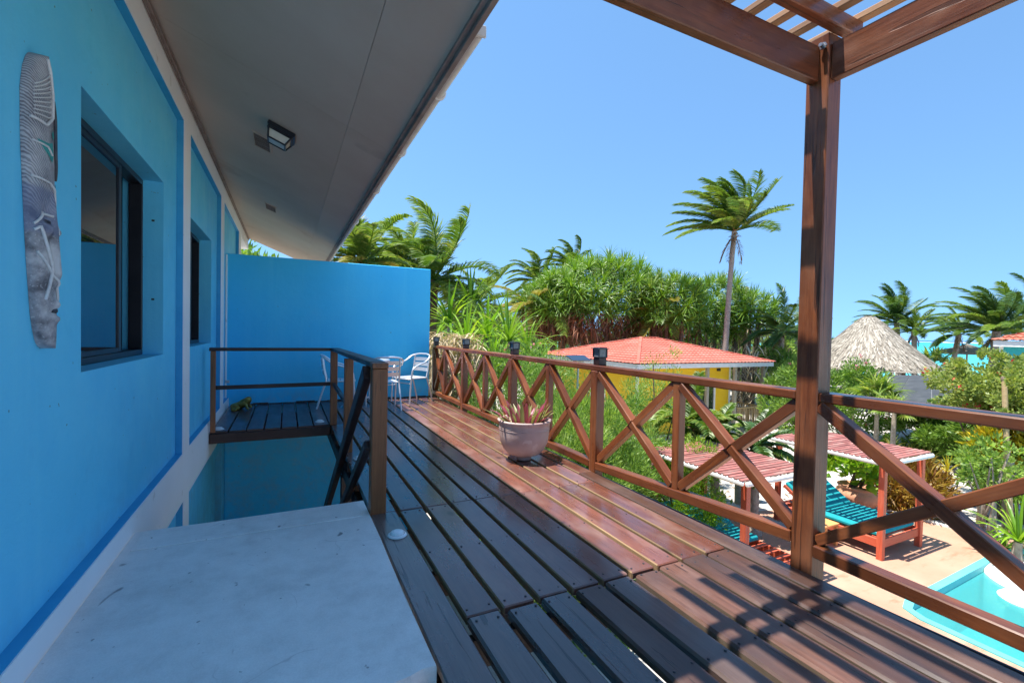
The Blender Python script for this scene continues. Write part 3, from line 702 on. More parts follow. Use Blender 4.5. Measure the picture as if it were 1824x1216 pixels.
# ------------------------------------------------------------------ stair guard rail round the stairwell
sg = thing('stair_guard', 'dark brown wooden guard rail round the stairwell in front of the blue wall', 'railing', (.6,5,0))
timber('post', (-.825,6.86,.0), (-.825,6.86,1.03), .055, .055, M['newel_wood'], sg, .004, up=(0,1,0))
timber('post', (.60,6.86,.0), (.60,6.86,1.03), .09, .09, M['newel_wood'], sg, .005, up=(0,1,0))
timber('post', (.615,5.30,-.05), (.615,5.30,1.02), .09, .09, M['newel_wood'], sg, .005, up=(0,1,0))
timber('newel_post', (.615,3.47,-.02), (.615,3.47,1.062), .11, .11, M['newel_wood'], sg, .006, up=(0,1,0))
timber('top_rail', (-.866,6.86,1.052), (.555,6.86,1.052), .07, .042, M['dark_wood'], sg, .004)
timber('mid_rail', (-.797,6.86,.565), (.555,6.86,.575), .035, .05, M['dark_wood'], sg, .004)
timber('top_rail', (.615,6.91,1.052), (.615,3.53,1.085), .115, .042, M['dark_wood'], sg, .006)
timber('newel_cap', (.615,3.535,1.083), (.615,3.41,1.083), .115, .04, M['newel_wood'], sg, .004)
timber('mid_rail', (.60,6.81,.57), (.60,5.35,.53), .04, .05, M['dark_wood'], sg, .004)
timber('stair_handrail', (.545,3.56,1.03), (.50,6.75,-1.18), .06, .11, M['dark_wood'], sg, .006)
timber('stair_mid_rail', (.55,3.49,.50), (.49,5.7,-1.05), .06, .085, M['dark_wood'], sg, .016)

# ================================================================== THINGS ON THE DECK
# ---- carved mask hanging on the blue wall
mk = thing('carved_mask', 'long carved grey mask with teal patches hanging on the blue wall', 'mask', (XP, 2.60, 1.24))
MZ0, MZ1, MYC = 1.24, 2.43, 2.575
def mask_half(t):                                      # half width by height fraction
    pts = [(0,.008),(.006,.03),(.015,.05),(.03,.068),(.06,.088),(.12,.108),(.3,.128),(.5,.14),(.7,.152),(.85,.15),(.93,.12),(.965,.09),(.985,.062),(.995,.034),(1,.012)]
    for (a, u), (b_, v) in zip(pts[:-1], pts[1:]):
        if a <= t <= b_: return .70*(u + (v-u)*((t-a)/(b_-a)))
def mask_shift(t): return -.03*math.sin(t*2.2) + .035*(1-t)
def mask_z(u, t):                                      # relief above the wall
    h = .038*math.sqrt(max(0,1-u*u))
    if t < .60:
        ridge = max(0, 1-abs(u-.12)/.17); up = min(1, max(0,(t-.2)/.06)) * (1 if t < .5 else max(0,(.60-t)/.1)); h += .024*ridge*up*(1.25 - .9*(t-.22)/.38 if t > .22 else 1)
        for c_ in (-.33, .55): h -= .022*math.exp(-((u-c_)/.2)**2 - ((t-.455)/.03)**2); h += .024*math.exp(-((u-c_)/.24)**2 - ((t-.415)/.022)**2)
        h += .018*math.exp(-((u-.12)/.3)**2 - ((t-.155)/.018)**2); h -= .014*math.exp(-((u-.12)/.32)**2 - ((t-.128)/.010)**2); h += .016*math.exp(-((u-.12)/.27)**2 - ((t-.105)/.016)**2)
    return h
V = []; F = []; NU, NT = 36, 110
for j in range(NT+1):
    t = j/NT; w_ = mask_half(t)
    for i in range(NU+1):
        u = -1 + 2*i/NU; V.append((XP+.012+mask_z(u,t), MYC+mask_shift(t)+u*w_, MZ0+t*(MZ1-MZ0)))
for j in range(NT):
    for i in range(NU): k = j*(NU+1)+i; F.append((k, k+1, k+NU+2, k+NU+1))
ring = [j*(NU+1) for j in range(NT+1)] + [NT*(NU+1)+i for i in range(1,NU+1)] + [j*(NU+1)+NU for j in range(NT-1,-1,-1)] + [i for i in range(NU-1,0,-1)]
n0 = len(V); V += [(XP+.001, V[k][1], V[k][2]) for k in ring]
for q in range(len(ring)): q2 = (q+1)%len(ring); F.append((ring[q], ring[q2], n0+q2, n0+q))
b = MB(); b.add(V, F, True)
def make_mask_mat():
    m, nt, bs_, out = new_mat('mask_wood'); tc = nt.nodes.new('ShaderNodeTexCoord'); sp = nt.nodes.new('ShaderNodeSeparateXYZ'); nt.links.new(tc.outputs['Object'], sp.inputs[0])
    v = coords(nt, rnd=False); n1 = noise(nt, v, 9, 6, .6); n2 = noise(nt, v, 90, 3)
    c = ramp(nt, n1, [(.38,(.10,.10,.115)),(.5,(.30,.30,.32)),(.62,(.52,.52,.53))])
    c = mixc(nt, ramp(nt, n2, [(.6,(0,0,0)),(.66,(.5,)*3)]), c, (.62,.62,.62))
    vo = nd(nt, 'ShaderNodeTexVoronoi', Scale=6.0, feature='F1'); nt.links.new(v, vo.inputs['Vector'])
    wv = nd(nt, 'ShaderNodeTexWave', wave_type='RINGS', Scale=34.0, Distortion=5.0); wv.inputs['Detail'].default_value = 1; nt.links.new(v, wv.inputs['Vector'])
    up = ramp(nt, sp.outputs[2], [(.0,(0,0,0)),(1.0,(1,1,1))])
    mr = nd(nt,'ShaderNodeMapRange'); nt.links.new(sp.outputs[2], mr.inputs['Value']); mr.inputs['From Min'].default_value = 1.78; mr.inputs['From Max'].default_value = 1.84
    ringc = ramp(nt, wv.outputs['Fac'], [(.35,(.13,.13,.16)),(.6,(.50,.50,.53))])
    c = mixc(nt, math_n(nt,'MULTIPLY',mr.outputs[0],.6), c, ringc)
    m2 = nd(nt,'ShaderNodeMapRange'); nt.links.new(sp.outputs[2], m2.inputs['Value']); m2.inputs['From Min'].default_value = 1.70; m2.inputs['From Max'].default_value = 1.72
    m3 = nd(nt,'ShaderNodeMapRange'); nt.links.new(sp.outputs[2], m3.inputs['Value']); m3.inputs['From Min'].default_value = 1.90; m3.inputs['From Max'].default_value = 1.88
    band = math_n(nt,'MULTIPLY', math_n(nt,'MULTIPLY',m2.outputs[0],m3.outputs[0]), .7)
    c = mixc(nt, math_n(nt,'MULTIPLY',band,.7), c, (.08,.12,.26))
    nt.links.new(c, bs_.inputs['Base Color']); bs_.inputs['Roughness'].default_value = .55
    bump(nt, bs_, math_n(nt,'ADD',n2,math_n(nt,'MULTIPLY',wv.outputs['Fac'],mr.outputs[0])), .35, .004); return m
M['mask'] = make_mask_mat()
b.build('mask_body', M['mask'], mk)
def mp(u, t, e=.004): return (XP+.012+mask_z(u,t)+e, MYC+mask_shift(t)+u*mask_half(t), MZ0+t*(MZ1-MZ0))
M['mask_white'] = plain('mask_white', (.60,.60,.60), (.7,.7,.7), 60, .6, .3, .003)
M['mask_dark'] = plain('mask_dark', (.03,.03,.04), (.06,.06,.08), 40, .4)
M['mask_teal'] = plain('mask_teal', (.02,.27,.25), (.03,.33,.31), 30, .5)
def line(pts, r, mat, nm):
    P = []
    for (u0,t0), (u1,t1) in zip(pts[:-1], pts[1:]):
        for k in range(6): a = k/6; P.append(mp(u0+(u1-u0)*a, t0+(t1-t0)*a))
    P.append(mp(*pts[-1])); q = MB(); q.tube(P, r, 6); return q.build(nm, mat, mk)
for pts, r, mt in (([(-.95,.40),(-.75,.415),(-.2,.30),(-.15,.27),(-.7,.17)], .006, 'mask_white'), ([(-.9,.33),(.05,.24),(.7,.17)], .005, 'mask_white'), ([(-.95,.42),(-.5,.465),(.0,.46)], .005, 'mask_white'),
                  ([(-.95,.765),(-.3,.76),(.2,.80),(.25,.88),(.0,.95),(-.35,.985)], .006, 'mask_white'), ([(.25,.86),(.55,.80),(.55,.68),(.9,.60)], .007, 'mask_dark'), ([(.42,.86),(.72,.80),(.72,.68),(.95,.62)], .004, 'mask_white'),
                  ([(-.95,.575),(-.1,.57),(.3,.545),(.35,.50),(.2,.40)], .005, 'mask_white'), ([(-.9,.69),(-.2,.69),(.1,.67)], .004, 'mask_white')): line(pts, r, M[mt], 'carved_line')
for k in range(9):
    a = k/8; line([(-.85,.78+.012*k), (-.1+.25*math.sin(a*2),.79+.02*k), (.05-.1*a, .80+.018*k)], .0028, M['mask_white'], 'headdress_rib')
def patch(pts, mat, nm):
    q = MB(); q.add([mp(u,t,.003) for u,t in pts], [tuple(range(len(pts)))]); return q.build(nm, mat, mk)
patch([(-.75,.70),(-.1,.705),(.2,.715),(.28,.67),(.12,.645),(-.1,.66)], M['mask_teal'], 'inlay')
patch([(.12,.745),(.3,.76),(.38,.74),(.28,.725)], M['mask_teal'], 'inlay'); patch([(.7,.585),(.92,.57),(.9,.545),(.72,.56)], M['mask_teal'], 'inlay')
for c_ in (-.33,.55):
    P = [mp(c_+.2*math.cos(a), .442+.012*math.sin(a), .006) for a in np.linspace(math.pi,2*math.pi,9)]
    q = MB(); q.add(P, [tuple(range(9))]); q.build('eye_slit', M['mask_dark'], mk)
q = MB(); q.tube([mp(u,.130+.006*math.cos((u-.12)*6),.002) for u in np.linspace(-.2,.45,10)], [.002]+[.008]*8+[.002], 6); q.build('mouth_slit', M['mask_dark'], mk)

# ---- soffit lantern and two vents, lying in the sloping soffit
def soffit_M(x, y): 
    s_ = -.4; n_ = Vector((s_,0,-1)).normalized(); ax = Vector((1,0,s_)).normalized(); ay = Vector((0,1,0))
    return Matrix(((ax.x,ay.x,-n_.x,x),(ax.y,ay.y,-n_.y,y),(ax.z,ay.z,-n_.z,sz(x)),(0,0,0,1)))
L = thing('soffit_lantern', 'small black square lantern with pale glass fixed under the soffit', 'lantern'); L.matrix_basis = soffit_M(-.05,4.86)
b = MB(); b.box(-.12,.12,-.12,.12,-.035,-.001,.006); b.build('housing', M['black_metal'], L, local=True)
ft, fb, zl0, zl1 = .105, .075, -.036, -.13
b = MB()
for sx in (-1,1):
    for sy in (-1,1): b.beam((sx*ft,sy*ft,zl0), (sx*fb,sy*fb,zl1), .014, .014, .002)
for a, c_ in (((-1,-1),(1,-1)),((1,-1),(1,1)),((1,1),(-1,1)),((-1,1),(-1,-1))):
    b.beam((a[0]*fb,a[1]*fb,zl1), (c_[0]*fb,c_[1]*fb,zl1), .014, .014, .002); b.beam((a[0]*ft,a[1]*ft,zl0-.012), (c_[0]*ft,c_[1]*ft,zl0-.012), .01, .03, .002)
b.build('frame', M['black_metal'], L, local=True)
e = .004
for q in (((-1,-1),(1,-1)),((1,-1),(1,1)),((1,1),(-1,1)),((-1,1),(-1,-1))):
    a, c_ = q; b = MB(); b.add([(a[0]*(ft-e),a[1]*(ft-e),zl0),(c_[0]*(ft-e),c_[1]*(ft-e),zl0),(c_[0]*(fb-e),c_[1]*(fb-e),zl1),(a[0]*(fb-e),a[1]*(fb-e),zl1)], [(0,1,2,3)]); b.build('pane', M['lamp_glass'], L, local=True)
b = MB(); b.box(-fb+.004,fb-.004,-fb+.004,fb-.004,zl1+.001,zl1+.005); b.build('bottom_pane', M['lamp_glass'], L, local=True)
for (x, y, l) in ((-.24,5.45,'grey slotted vent in the soffit beside the black lantern'), (-.24,8.35,'pale slotted vent in the far part of the soffit')):
    v_ = thing('soffit_vent', l, 'vent', group='vents in the soffit'); v_.matrix_basis = soffit_M(x, y)
    b = MB(); b.box(-.075,.075,-.19,.19,-.006,-.001); b.build('backing', M['void'], v_, local=True)
    b = MB(); b.box(-.09,-.075,-.2,.2,-.012,-.001); b.box(.075,.09,-.2,.2,-.012,-.001); b.box(-.075,.075,-.2,-.185,-.012,-.001); b.box(-.075,.075,.185,.2,-.012,-.001); b.build('frame', M['soffit'], v_, local=True)
    for k in range(10):
        b = MB(); yy = -.165+k*.0365; b.box(-.0745,.0745,yy,yy+.011,-.011,-.0065); b.build('slat', M['fascia'], v_, local=True)

# ---- round glass deck studs
def stud(x, y, l, z=.0):
    t = thing('deck_stud', l, 'deck light', (x,y,z), 0, 'round glass deck lights')
    b = MB(); b.lathe([(.0,.0),(.062,.0),(.064,.006),(.056,.014),(.048,.016)], 24); b.build('ring', M['stud_glass'], t, local=True)
    b = MB(); b.lathe([(.047,.016),(.040,.028),(.024,.034),(.0,.035)], 12, smooth=False); b.build('lens', M['stud_glass'], t, local=True)
stud(.665,3.01,'clear round deck light on the plank beside the concrete slab'); stud(-.78,7.03,'round deck light at the wall corner of the dark landing below the frog')
stud(.44,7.12,'round deck light at the front edge of the landing near the corner post'); stud(.69,4.95,'round deck light on the plank behind the newel post')

# ---- bronze frog
fr = thing('frog_figurine', 'small bronze frog figurine sitting on the dark landing by the wall', 'figurine', (-.72,8.62,0), rad(-10)); fr.scale = (1.05,1.05,1.25)
sk = [((0,0,.045),.06),((.09,0,.075),.062),((.16,0,.115),.05),((.215,0,.13),.035),((-.08,0,.03),.04),
      ((.0,.07,.05),.04),((.07,.11,.03),.03),((-.03,.13,.015),.02),((.05,.15,.012),.016),((.0,-.07,.05),.04),((.07,-.11,.03),.03),((-.03,-.13,.015),.02),((.05,-.15,.012),.016),
      ((.15,.055,.07),.026),((.17,.08,.03),.02),((.20,.09,.012),.015),((.15,-.055,.07),.026),((.17,-.08,.03),.02),((.20,-.09,.012),.015),((.175,.03,.155),.018),((.175,-.03,.155),.018)]
ed = [(0,1),(1,2),(2,3),(0,4),(0,5),(5,6),(6,7),(7,8),(0,9),(9,10),(10,11),(11,12),(1,13),(13,14),(14,15),(1,16),(16,17),(17,18),(2,19),(2,20)]
me = bpy.data.meshes.new('frog_body'); me.from_pydata([p for p,_ in sk], ed, []); me.update()
fo = obj('frog_body', me, M['bronze'], fr, local=True)
mod = fo.modifiers.new('skin', 'SKIN')
for i, (_, r_) in enumerate(sk): me.skin_vertices[0].data[i].radius = (r_, r_); 
me.skin_vertices[0].data[0].use_root = True
sub = fo.modifiers.new('sub', 'SUBSURF'); sub.levels = 2; sub.render_levels = 2

# ---- aluminium chairs and table
def curve_pts(P, n=6):
    """smooth open Catmull-Rom through P"""
    P = [Vector(p) for p in P]; Q = [P[0]*2-P[1]] + P + [P[-1]*2-P[-2]]; out = []
    for i in range(1, len(Q)-2):
        for k in range(n):
            t = k/n; a, b_, c_, d = Q[i-1], Q[i], Q[i+1], Q[i+2]
            out.append(.5*((2*b_) + (c_-a)*t + (2*a-5*b_+4*c_-d)*t*t + (3*b_-a-3*c_+d)*t**3))
    out.append(Q[-2]); return out
def make_chair(label, loc, rz):
    t = thing('bistro_chair', label, 'chair', loc, rz, 'aluminium chairs at the end of the deck')
    b = MB(); pts = [(-.25,.24,0),(-.255,.22,.35),(-.27,.19,.62),(-.275,.06,.70),(-.275,-.12,.76),(-.24,-.25,.85),(-.12,-.305,.885),(0,-.315,.89),(.12,-.305,.885),(.24,-.25,.85),(.275,-.12,.76),(.275,.06,.70),(.27,.19,.62),(.255,.22,.35),(.25,.24,0)]
    b.tube(curve_pts(pts), .0155, 8); b.build('arm_frame', M['aluminium'], t, local=True)
    for s in (-1,1):
        b = MB(); b.tube(curve_pts([(s*.21,-.36,0),(s*.205,-.27,.30),(s*.20,-.22,.46),(s*.20,-.25,.62),(s*.195,-.285,.86)]), .014, 8); b.build('back_leg', M['aluminium'], t, local=True)
    b = MB(); b.tube(curve_pts([(-.205,-.2,.45),(-.215,.1,.455),(-.20,.22,.45),(0,.245,.45),(.20,.22,.45),(.215,.1,.455),(.205,-.2,.45)]), .0125, 8); b.tube([(-.25,.215,.37),(.25,.215,.37)], .009, 6); b.build('seat_frame', M['aluminium'], t, local=True)
    for k in range(6):
        y = -.17+k*.07; b = MB(); b.box(-.205,.205,y-.027,y+.027,.462,.468,.002); b.build('seat_slat', M['aluminium'], t, local=True)
    for k in range(3):
        z = .60+k*.095; b = MB(); V = []
        for i in range(9):
            u = -1+i/4; x = u*.205; y = -.25-.035*(1-u*u)-.12*(z-.6)
            V += [(x,y+.002,z-.034),(x,y-.008,z+.034),(x,y+.006,z-.034),(x,y-.004,z+.034)]
        F = []
        for i in range(8):
            k0 = i*4; k1 = k0+4; F += [(k0,k1,k1+1,k0+1),(k0+2,k0+3,k1+3,k1+2),(k0+1,k1+1,k1+3,k0+3),(k0,k0+2,k1+2,k1)]
        b.add(V, F); b.build('back_slat', M['aluminium'], t, local=True)
    return t
make_chair('aluminium slatted chair with its back to the camera, right of the newel post', (1.50,7.99,.0), rad(2))
make_chair('sunlit aluminium chair in the corner of the blue wall and railing', (2.10,8.58,.0), rad(118))
make_chair('aluminium chair half hidden behind the stair guard rail', (.84,8.45,.0), rad(-95))
tb = thing('bistro_table', 'round aluminium table among the chairs before the blue wall', 'table', (1.36,8.60,0))
b = MB(); b.lathe([(0,.80),(.335,.80),(.35,.79),(.35,.77),(.335,.765),(0,.765)], 40); b.build('table_top', M['aluminium'], tb, local=True)
b = MB(); b.tube([(0,0,.08),(0,0,.764)], .022, 10); b.build('column', M['aluminium'], tb, local=True)
for k in range(4):
    a = rad(45+90*k); b = MB(); b.tube(curve_pts([(0,0,.12),(.12*math.cos(a),.12*math.sin(a),.10),(.27*math.cos(a),.27*math.sin(a),.015)]), .014, 8); b.build('foot', M['aluminium'], tb, local=True)

# ---- flower pot and its plant
pt = thing('flower_pot', 'large round pinkish clay pot standing on the sunny deck', 'pot', (2.27,4.30,0))
b = MB(); b.lathe([(.0,.005),(.075,.005),(.08,.03),(.085,.045),(.17,.075),(.22,.13),(.25,.20),(.263,.28),(.268,.37),(.272,.405),(.282,.415),(.285,.432),(.272,.436),(.252,.428),(.245,.39),(.235,.37),(0,.37)], 48); b.build('pot_body', M['pot_pink'], pt, local=True)
b = MB()
for z in (.335,.352): b.lathe([(.2665,z-.004),(.2695,z),(.2668,z+.004)], 48)
b.build('groove', M['pot_pink'], pt, local=True)
b = MB(); b.lathe([(0,.392),(.244,.386)], 32); b.build('soil', M['soil'], pt, local=True)
pl = thing('potted_rhoeo', 'green and purple strap leaved plant growing in the clay pot', 'plant', (2.27,4.30,.385))
rr = random.Random(8)
def strap(base, d, L_, w_, droop, n=5, fold=.25, twist=0):
    """one strap leaf as a folded ribbon: vertices and quads"""
    p = Vector(base); d = Vector(d).normalized(); V = []; 
    side = d.cross(Vector((0,0,1)))
    if side.length < .05: side = Vector((1,0,0))
    side.normalize()
    for i in range(n+1):
        t = i/n; ww = w_*(math.sin(math.pi*min(1,.28+t*.72))**.7)*.5 if i < n else .002
        nrm = side.cross(d)
        V += [p - side*ww + nrm*ww*fold, p.copy(), p + side*ww + nrm*ww*fold]
        d = (d + Vector((0,0,-droop/n*(1+t)))).normalized(); p = p + d*(L_/n)
    F = []
    for i in range(n): k = i*3; F += [(k,k+1,k+4,k+3),(k+1,k+2,k+5,k+4)]
    return V, F
for i in range(62):
    a = rr.uniform(0,6.28); r_ = .20*math.sqrt(rr.random()); el = rr.uniform(.9,1.45) if r_ < .13 else rr.uniform(.6,1.25)
    b = MB(); V, F = strap((r_*math.cos(a), r_*math.sin(a), 0), (math.cos(a)*math.cos(el), math.sin(a)*math.cos(el), math.sin(el)), rr.uniform(.14,.29), rr.uniform(.03,.05), rr.uniform(.0,.3), 4, .5)
    b.add(V, F, True); b.build('leaf', M['rhoeo_purple'] if rr.random() < .38 else M['rhoeo'], pl, local=True)
b = MB()
for i in range(26):
    a = rr.uniform(2.2,4.6); b.obox((.19*math.cos(a)*rr.uniform(.7,1.1), .19*math.sin(a)*rr.uniform(.7,1.1), .01+rr.uniform(0,.035)), (.022,.012,.010), Matrix.Rotation(rr.uniform(0,3),3,'Z') @ Matrix.Rotation(rr.uniform(-.6,.6),3,'X'), .004)
o = b.build('dry_debris', M['dead_pale'], pl, local=True); o['kind'] = 'stuff'

# ================================================================== THE GARDEN: builders
WIND = Vector((-.9,.44,.05))
_frond_cache = {}
def frond_mesh(seed, L_, az, el, wind, droop, nl=96, leaf=.95, lw=.038):
    """one feather palm frond as one mesh: rachis ribbon and leaflets"""
    r_ = random.Random(seed); d = Vector((math.cos(az)*math.cos(el), math.sin(az)*math.cos(el), math.sin(el))); p = Vector((0,0,0)); n = 18
    P = []; D = []
    for i in range(n+1):
        P.append(p.copy()); D.append(d.copy()); t = i/n
        d = (d + WIND*wind*(.015+.075*t) + Vector((0,0,-1))*droop*(.02+.10*t)).normalized(); p = p + d*(L_/n)
    V = []; F = []
    def quadstrip(a): 
        k0 = len(V); V.extend(a)
        for i in range(0, len(a)-2, 2): F.append((k0+i, k0+i+1, k0+i+3, k0+i+2))
    sd = [D[i].cross(Vector((0,0,1))).normalized() if abs(D[i].z) < .97 else Vector((1,0,0)) for i in range(n+1)]
    for ax in range(2):
        strip = []
        for i in range(n+1):
            wd = .030*(1-i/n)+.006; s_ = sd[i] if ax == 0 else sd[i].cross(D[i]); strip += [P[i]-s_*wd, P[i]+s_*wd]
        quadstrip(strip)
    for k in range(nl):
        t = .16 + .84*(k+.5)/nl; i = min(n-1, int(t*n)); f = t*n-i; q = P[i].lerp(P[i+1], f); dd = D[i]; s0 = sd[i]; nrm = s0.cross(dd)
        ln = leaf*L_/4.2*(math.sin(math.pi*(.12+.80*t))**.6)*r_.uniform(.85,1.1)
        for sg in (-1,1):
            v = (s0*sg*.85 + dd*(.42+.5*t) + nrm*.18 + WIND*wind*.55 + Vector((r_.uniform(-.1,.1),r_.uniform(-.1,.1),r_.uniform(-.1,.1)))).normalized()
            w1 = v.cross(Vector((0,0,1))); w1 = w1.normalized() if w1.length > .05 else Vector((1,0,0)); w1 = (w1*.6 + Vector((0,0,1))*.5*r_.choice((-1,1)) ).normalized()
            m1 = q + v*ln*.5; v2 = (v + Vector((0,0,-.55)) + WIND*wind*.3).normalized(); m2 = m1 + v2*ln*.5
            quadstrip([q-w1*lw*.4, q+w1*lw*.4, m1-w1*lw*.5, m1+w1*lw*.5, m2-w1*lw*.08, m2+w1*lw*.08])
    return np_mesh('frond', [tuple(v) for v in V], F)
def coco_palm(label, head, base, L_=3.4, nf=20, wind=1.0, mats=('palm',), seed=0, tr=(.16,.11), bias=0, el=(-.2,1.4), group=None, trunk='trunk', droop=1.0, dead=3):
    rp = random.Random(seed); head = Vector(head); base = Vector(base)
    t = thing('palm_tree', label, 'palm tree', base, 0, group)
    b = MB(); n = 30; pts = []; rads = []
    mid = base.lerp(head,.5) + Vector((head.x-base.x, head.y-base.y, 0))*-.25
    for i in range(n+1):
        s_ = i/n; p = base.lerp(mid, s_).lerp(mid.lerp(head, s_), s_); pts.append(p); rads.append((tr[0]+(tr[1]-tr[0])*min(1,s_*1.3) + (.08*(1-s_/.1) if s_ < .1 else 0))*(1.06 if i % 2 else .95))
    b.tube(pts, rads, 10); b.build('trunk', M[trunk], t)
    b = MB()
    for i in range(34):                                # boot fibres under the crown
        a = rp.uniform(0,6.28); h = rp.uniform(-.55,.05); V, F = strap(head+Vector((math.cos(a)*.08, math.sin(a)*.08, h)), (math.cos(a),math.sin(a),rp.uniform(-.2,1.2)), rp.uniform(.2,.42), .09, .5, 3, .2); b.add(V, F)
    o = b.build('boot_fibre', M['fibre'], t); o['kind'] = 'stuff'
    for i in range(nf):
        f = i/nf; az = i*2.399963 + rp.uniform(-.2,.2); e_ = el[1] - (el[1]-el[0])*f**.85 + rp.uniform(-.12,.12)
        if bias: az = az + bias*math.sin(math.atan2(WIND.y,WIND.x)-az)
        me = frond_mesh(seed*100+i, L_*rp.uniform(.82,1.1), az, e_, wind*rp.uniform(.7,1.25), droop*rp.uniform(.8,1.3))
        obj('frond', me, M[rp.choice(mats)], t, Matrix.Translation(head))
    for i in range(dead):
        me = frond_mesh(seed*100+70+i, L_*.5, rp.uniform(0,6.28), -1.0, .2, 1.2, 18); obj('dead_frond', me, M['fibre'], t, Matrix.Translation(head+Vector((0,0,-.15))))
    return t

def leaf_cloud(name, seed, n, shape, leaf, w_, clumps=46, cr=.30, up=.35, hollow=.45, curl=.0, bottom=-.9):
    """n leaves in clumps through an ellipsoid, each a folded diamond"""
    g = np.random.default_rng(seed); sh = np.array(shape)
    d = g.normal(size=(clumps,3)); d /= np.linalg.norm(d,axis=1)[:,None]; d[:,2] = np.maximum(d[:,2], bottom)
    cen = d*(hollow+(1-hollow)*g.random((clumps,1))**.6)*sh*g.uniform(.82,1.12,(clumps,1))
    csz = cr*g.uniform(.6,1.3,clumps)*sh.mean()
    k = g.integers(0,clumps,n); e_ = g.normal(size=(n,3)); e_ /= np.linalg.norm(e_,axis=1)[:,None]
    p = cen[k] + e_*(csz[k]*g.random(n)**.5)[:,None]
    out = e_*.7 + cen[k]/sh*.5 + np.array([0,0,up]) + g.normal(size=(n,3))*.35; out /= np.linalg.norm(out,axis=1)[:,None]
    s_ = np.cross(out, g.normal(size=(n,3))); s_ /= np.linalg.norm(s_,axis=1)[:,None]; nr = np.cross(s_, out)
    ln = (leaf*g.uniform(.6,1.25,n))[:,None]; ww = (w_*g.uniform(.7,1.2,n))[:,None]
    V = np.stack([p, p+out*ln*.45+s_*ww*.5+nr*ww*.25, p+out*ln-nr*ln*curl, p+out*ln*.45-s_*ww*.5+nr*ww*.25], 1).reshape(-1,3)
    F = np.arange(4*n).reshape(-1,4); return np_mesh(name, V, F), cen, csz
def flowers(name, seed, cen, csz, shape, n, size, top=True):
    g = np.random.default_rng(seed); k = g.integers(0,len(cen),n); V = []; F = []
    sh = np.array(shape)
    for i in k:
        c_ = cen[i]; nrm = c_/sh; nrm = nrm/np.linalg.norm(nrm); p = c_ + nrm*csz[i]*g.uniform(.75,1.05) + g.normal(size=3)*csz[i]*.3
        for q in range(int(g.integers(3,7))):
            pc = p + g.normal(size=3)*size*.8; a = g.normal(size=3); a /= np.linalg.norm(a); b_ = np.cross(a, g.normal(size=3)); b_ /= np.linalg.norm(b_); b_ *= size; c2 = np.cross(a,b_)
            m = len(V); V += [pc-b_, pc-c2*.6, pc+b_, pc+c2*.6]; F.append((m,m+1,m+2,m+3))
    return np_mesh(name, V, F)
_shrub = {}
def shrub(name, label, cat, pos, shape, mat, n=9000, leaf=.11, w_=.022, seed=0, flower=None, nfl=30, fsize=.035, stems=7, group=None, stem_mat='trunk_dark', variant=None, lift=None, **kw):
    pos = Vector(pos); cz = lift if lift is not None else shape[2]*.95
    t = thing(name, label, cat, pos, random.Random(seed).uniform(0,6.28), group)
    key = variant or (name, seed)
    if key not in _shrub:
        me, cen, csz = leaf_cloud('foliage', seed+1, n, shape, leaf, w_, **kw)
        fl = flowers('flowers', seed+2, cen, csz, shape, nfl, fsize) if flower else None
        b = MB(); r_ = random.Random(seed)
        for i in range(stems):
            j = r_.randrange(len(cen)); c_ = Vector(cen[j]); a = r_.uniform(0,6.28); s0 = Vector((.15*math.cos(a), .15*math.sin(a), -cz))
            m = s0.lerp(c_, .5) + Vector((r_.uniform(-.1,.1), r_.uniform(-.1,.1), .1)); b.tube([s0, s0.lerp(m,.6), m, c_], [.035,.03,.022,.01], 6)
        _shrub[key] = (me, b.mesh('stems'), fl)
    me, st, fl = _shrub[key]
    o = obj('foliage', me, mat, t, Matrix.Translation((0,0,cz)), True); o['kind'] = 'stuff'
    obj('stems', st, M[stem_mat], t, Matrix.Translation((0,0,cz)), True)
    if fl: o = obj('flowers', fl, M[flower], t, Matrix.Translation((0,0,cz)), True); o['kind'] = 'stuff'
    return t
def rosette_mesh(seed, n=30, L_=1.2, w_=.075, droop=1.1, el=(.1,1.45), segs=6):
    r_ = random.Random(seed); b = MB()
    for i in range(n):
        a = i*2.399963+r_.uniform(-.2,.2); e_ = el[1]-(el[1]-el[0])*(i/n)+r_.uniform(-.15,.15)
        V, F = strap((0.03*math.cos(a),.03*math.sin(a),0), (math.cos(a)*math.cos(e_),math.sin(a)*math.cos(e_),math.sin(e_)), L_*r_.uniform(.75,1.1), w_, droop*r_.uniform(.6,1.3), segs, .35); b.add(V, F)
    return b.mesh('leaf_rosette')
ROS = [rosette_mesh(i, 40, 1.3, .068, .85, (.25,1.5)) for i in range(5)]
ROS_BIG = [rosette_mesh(10+i, 34, 1.5, .085, .9) for i in range(3)]
ROS_SMALL = [rosette_mesh(20+i, 22, .6, .05, .9) for i in range(3)]
def hang_mesh(seed, n, x, y, z, L_, w_=.05):
    """a curtain of dead leaves hanging through a box x, y, z"""
    r_ = random.Random(seed); b = MB()
    for i in range(n):
        p = (r_.uniform(-x,x), r_.uniform(-y,y), r_.uniform(-z,z)); a = r_.uniform(0,6.28)
        V, F = strap(p, (math.cos(a),math.sin(a),r_.uniform(-1.3,.5)), L_*r_.uniform(.4,1.0), w_*r_.uniform(.5,1.1), .75, 4, .3); b.add(V, F)
    return b.mesh('dead_leaves')
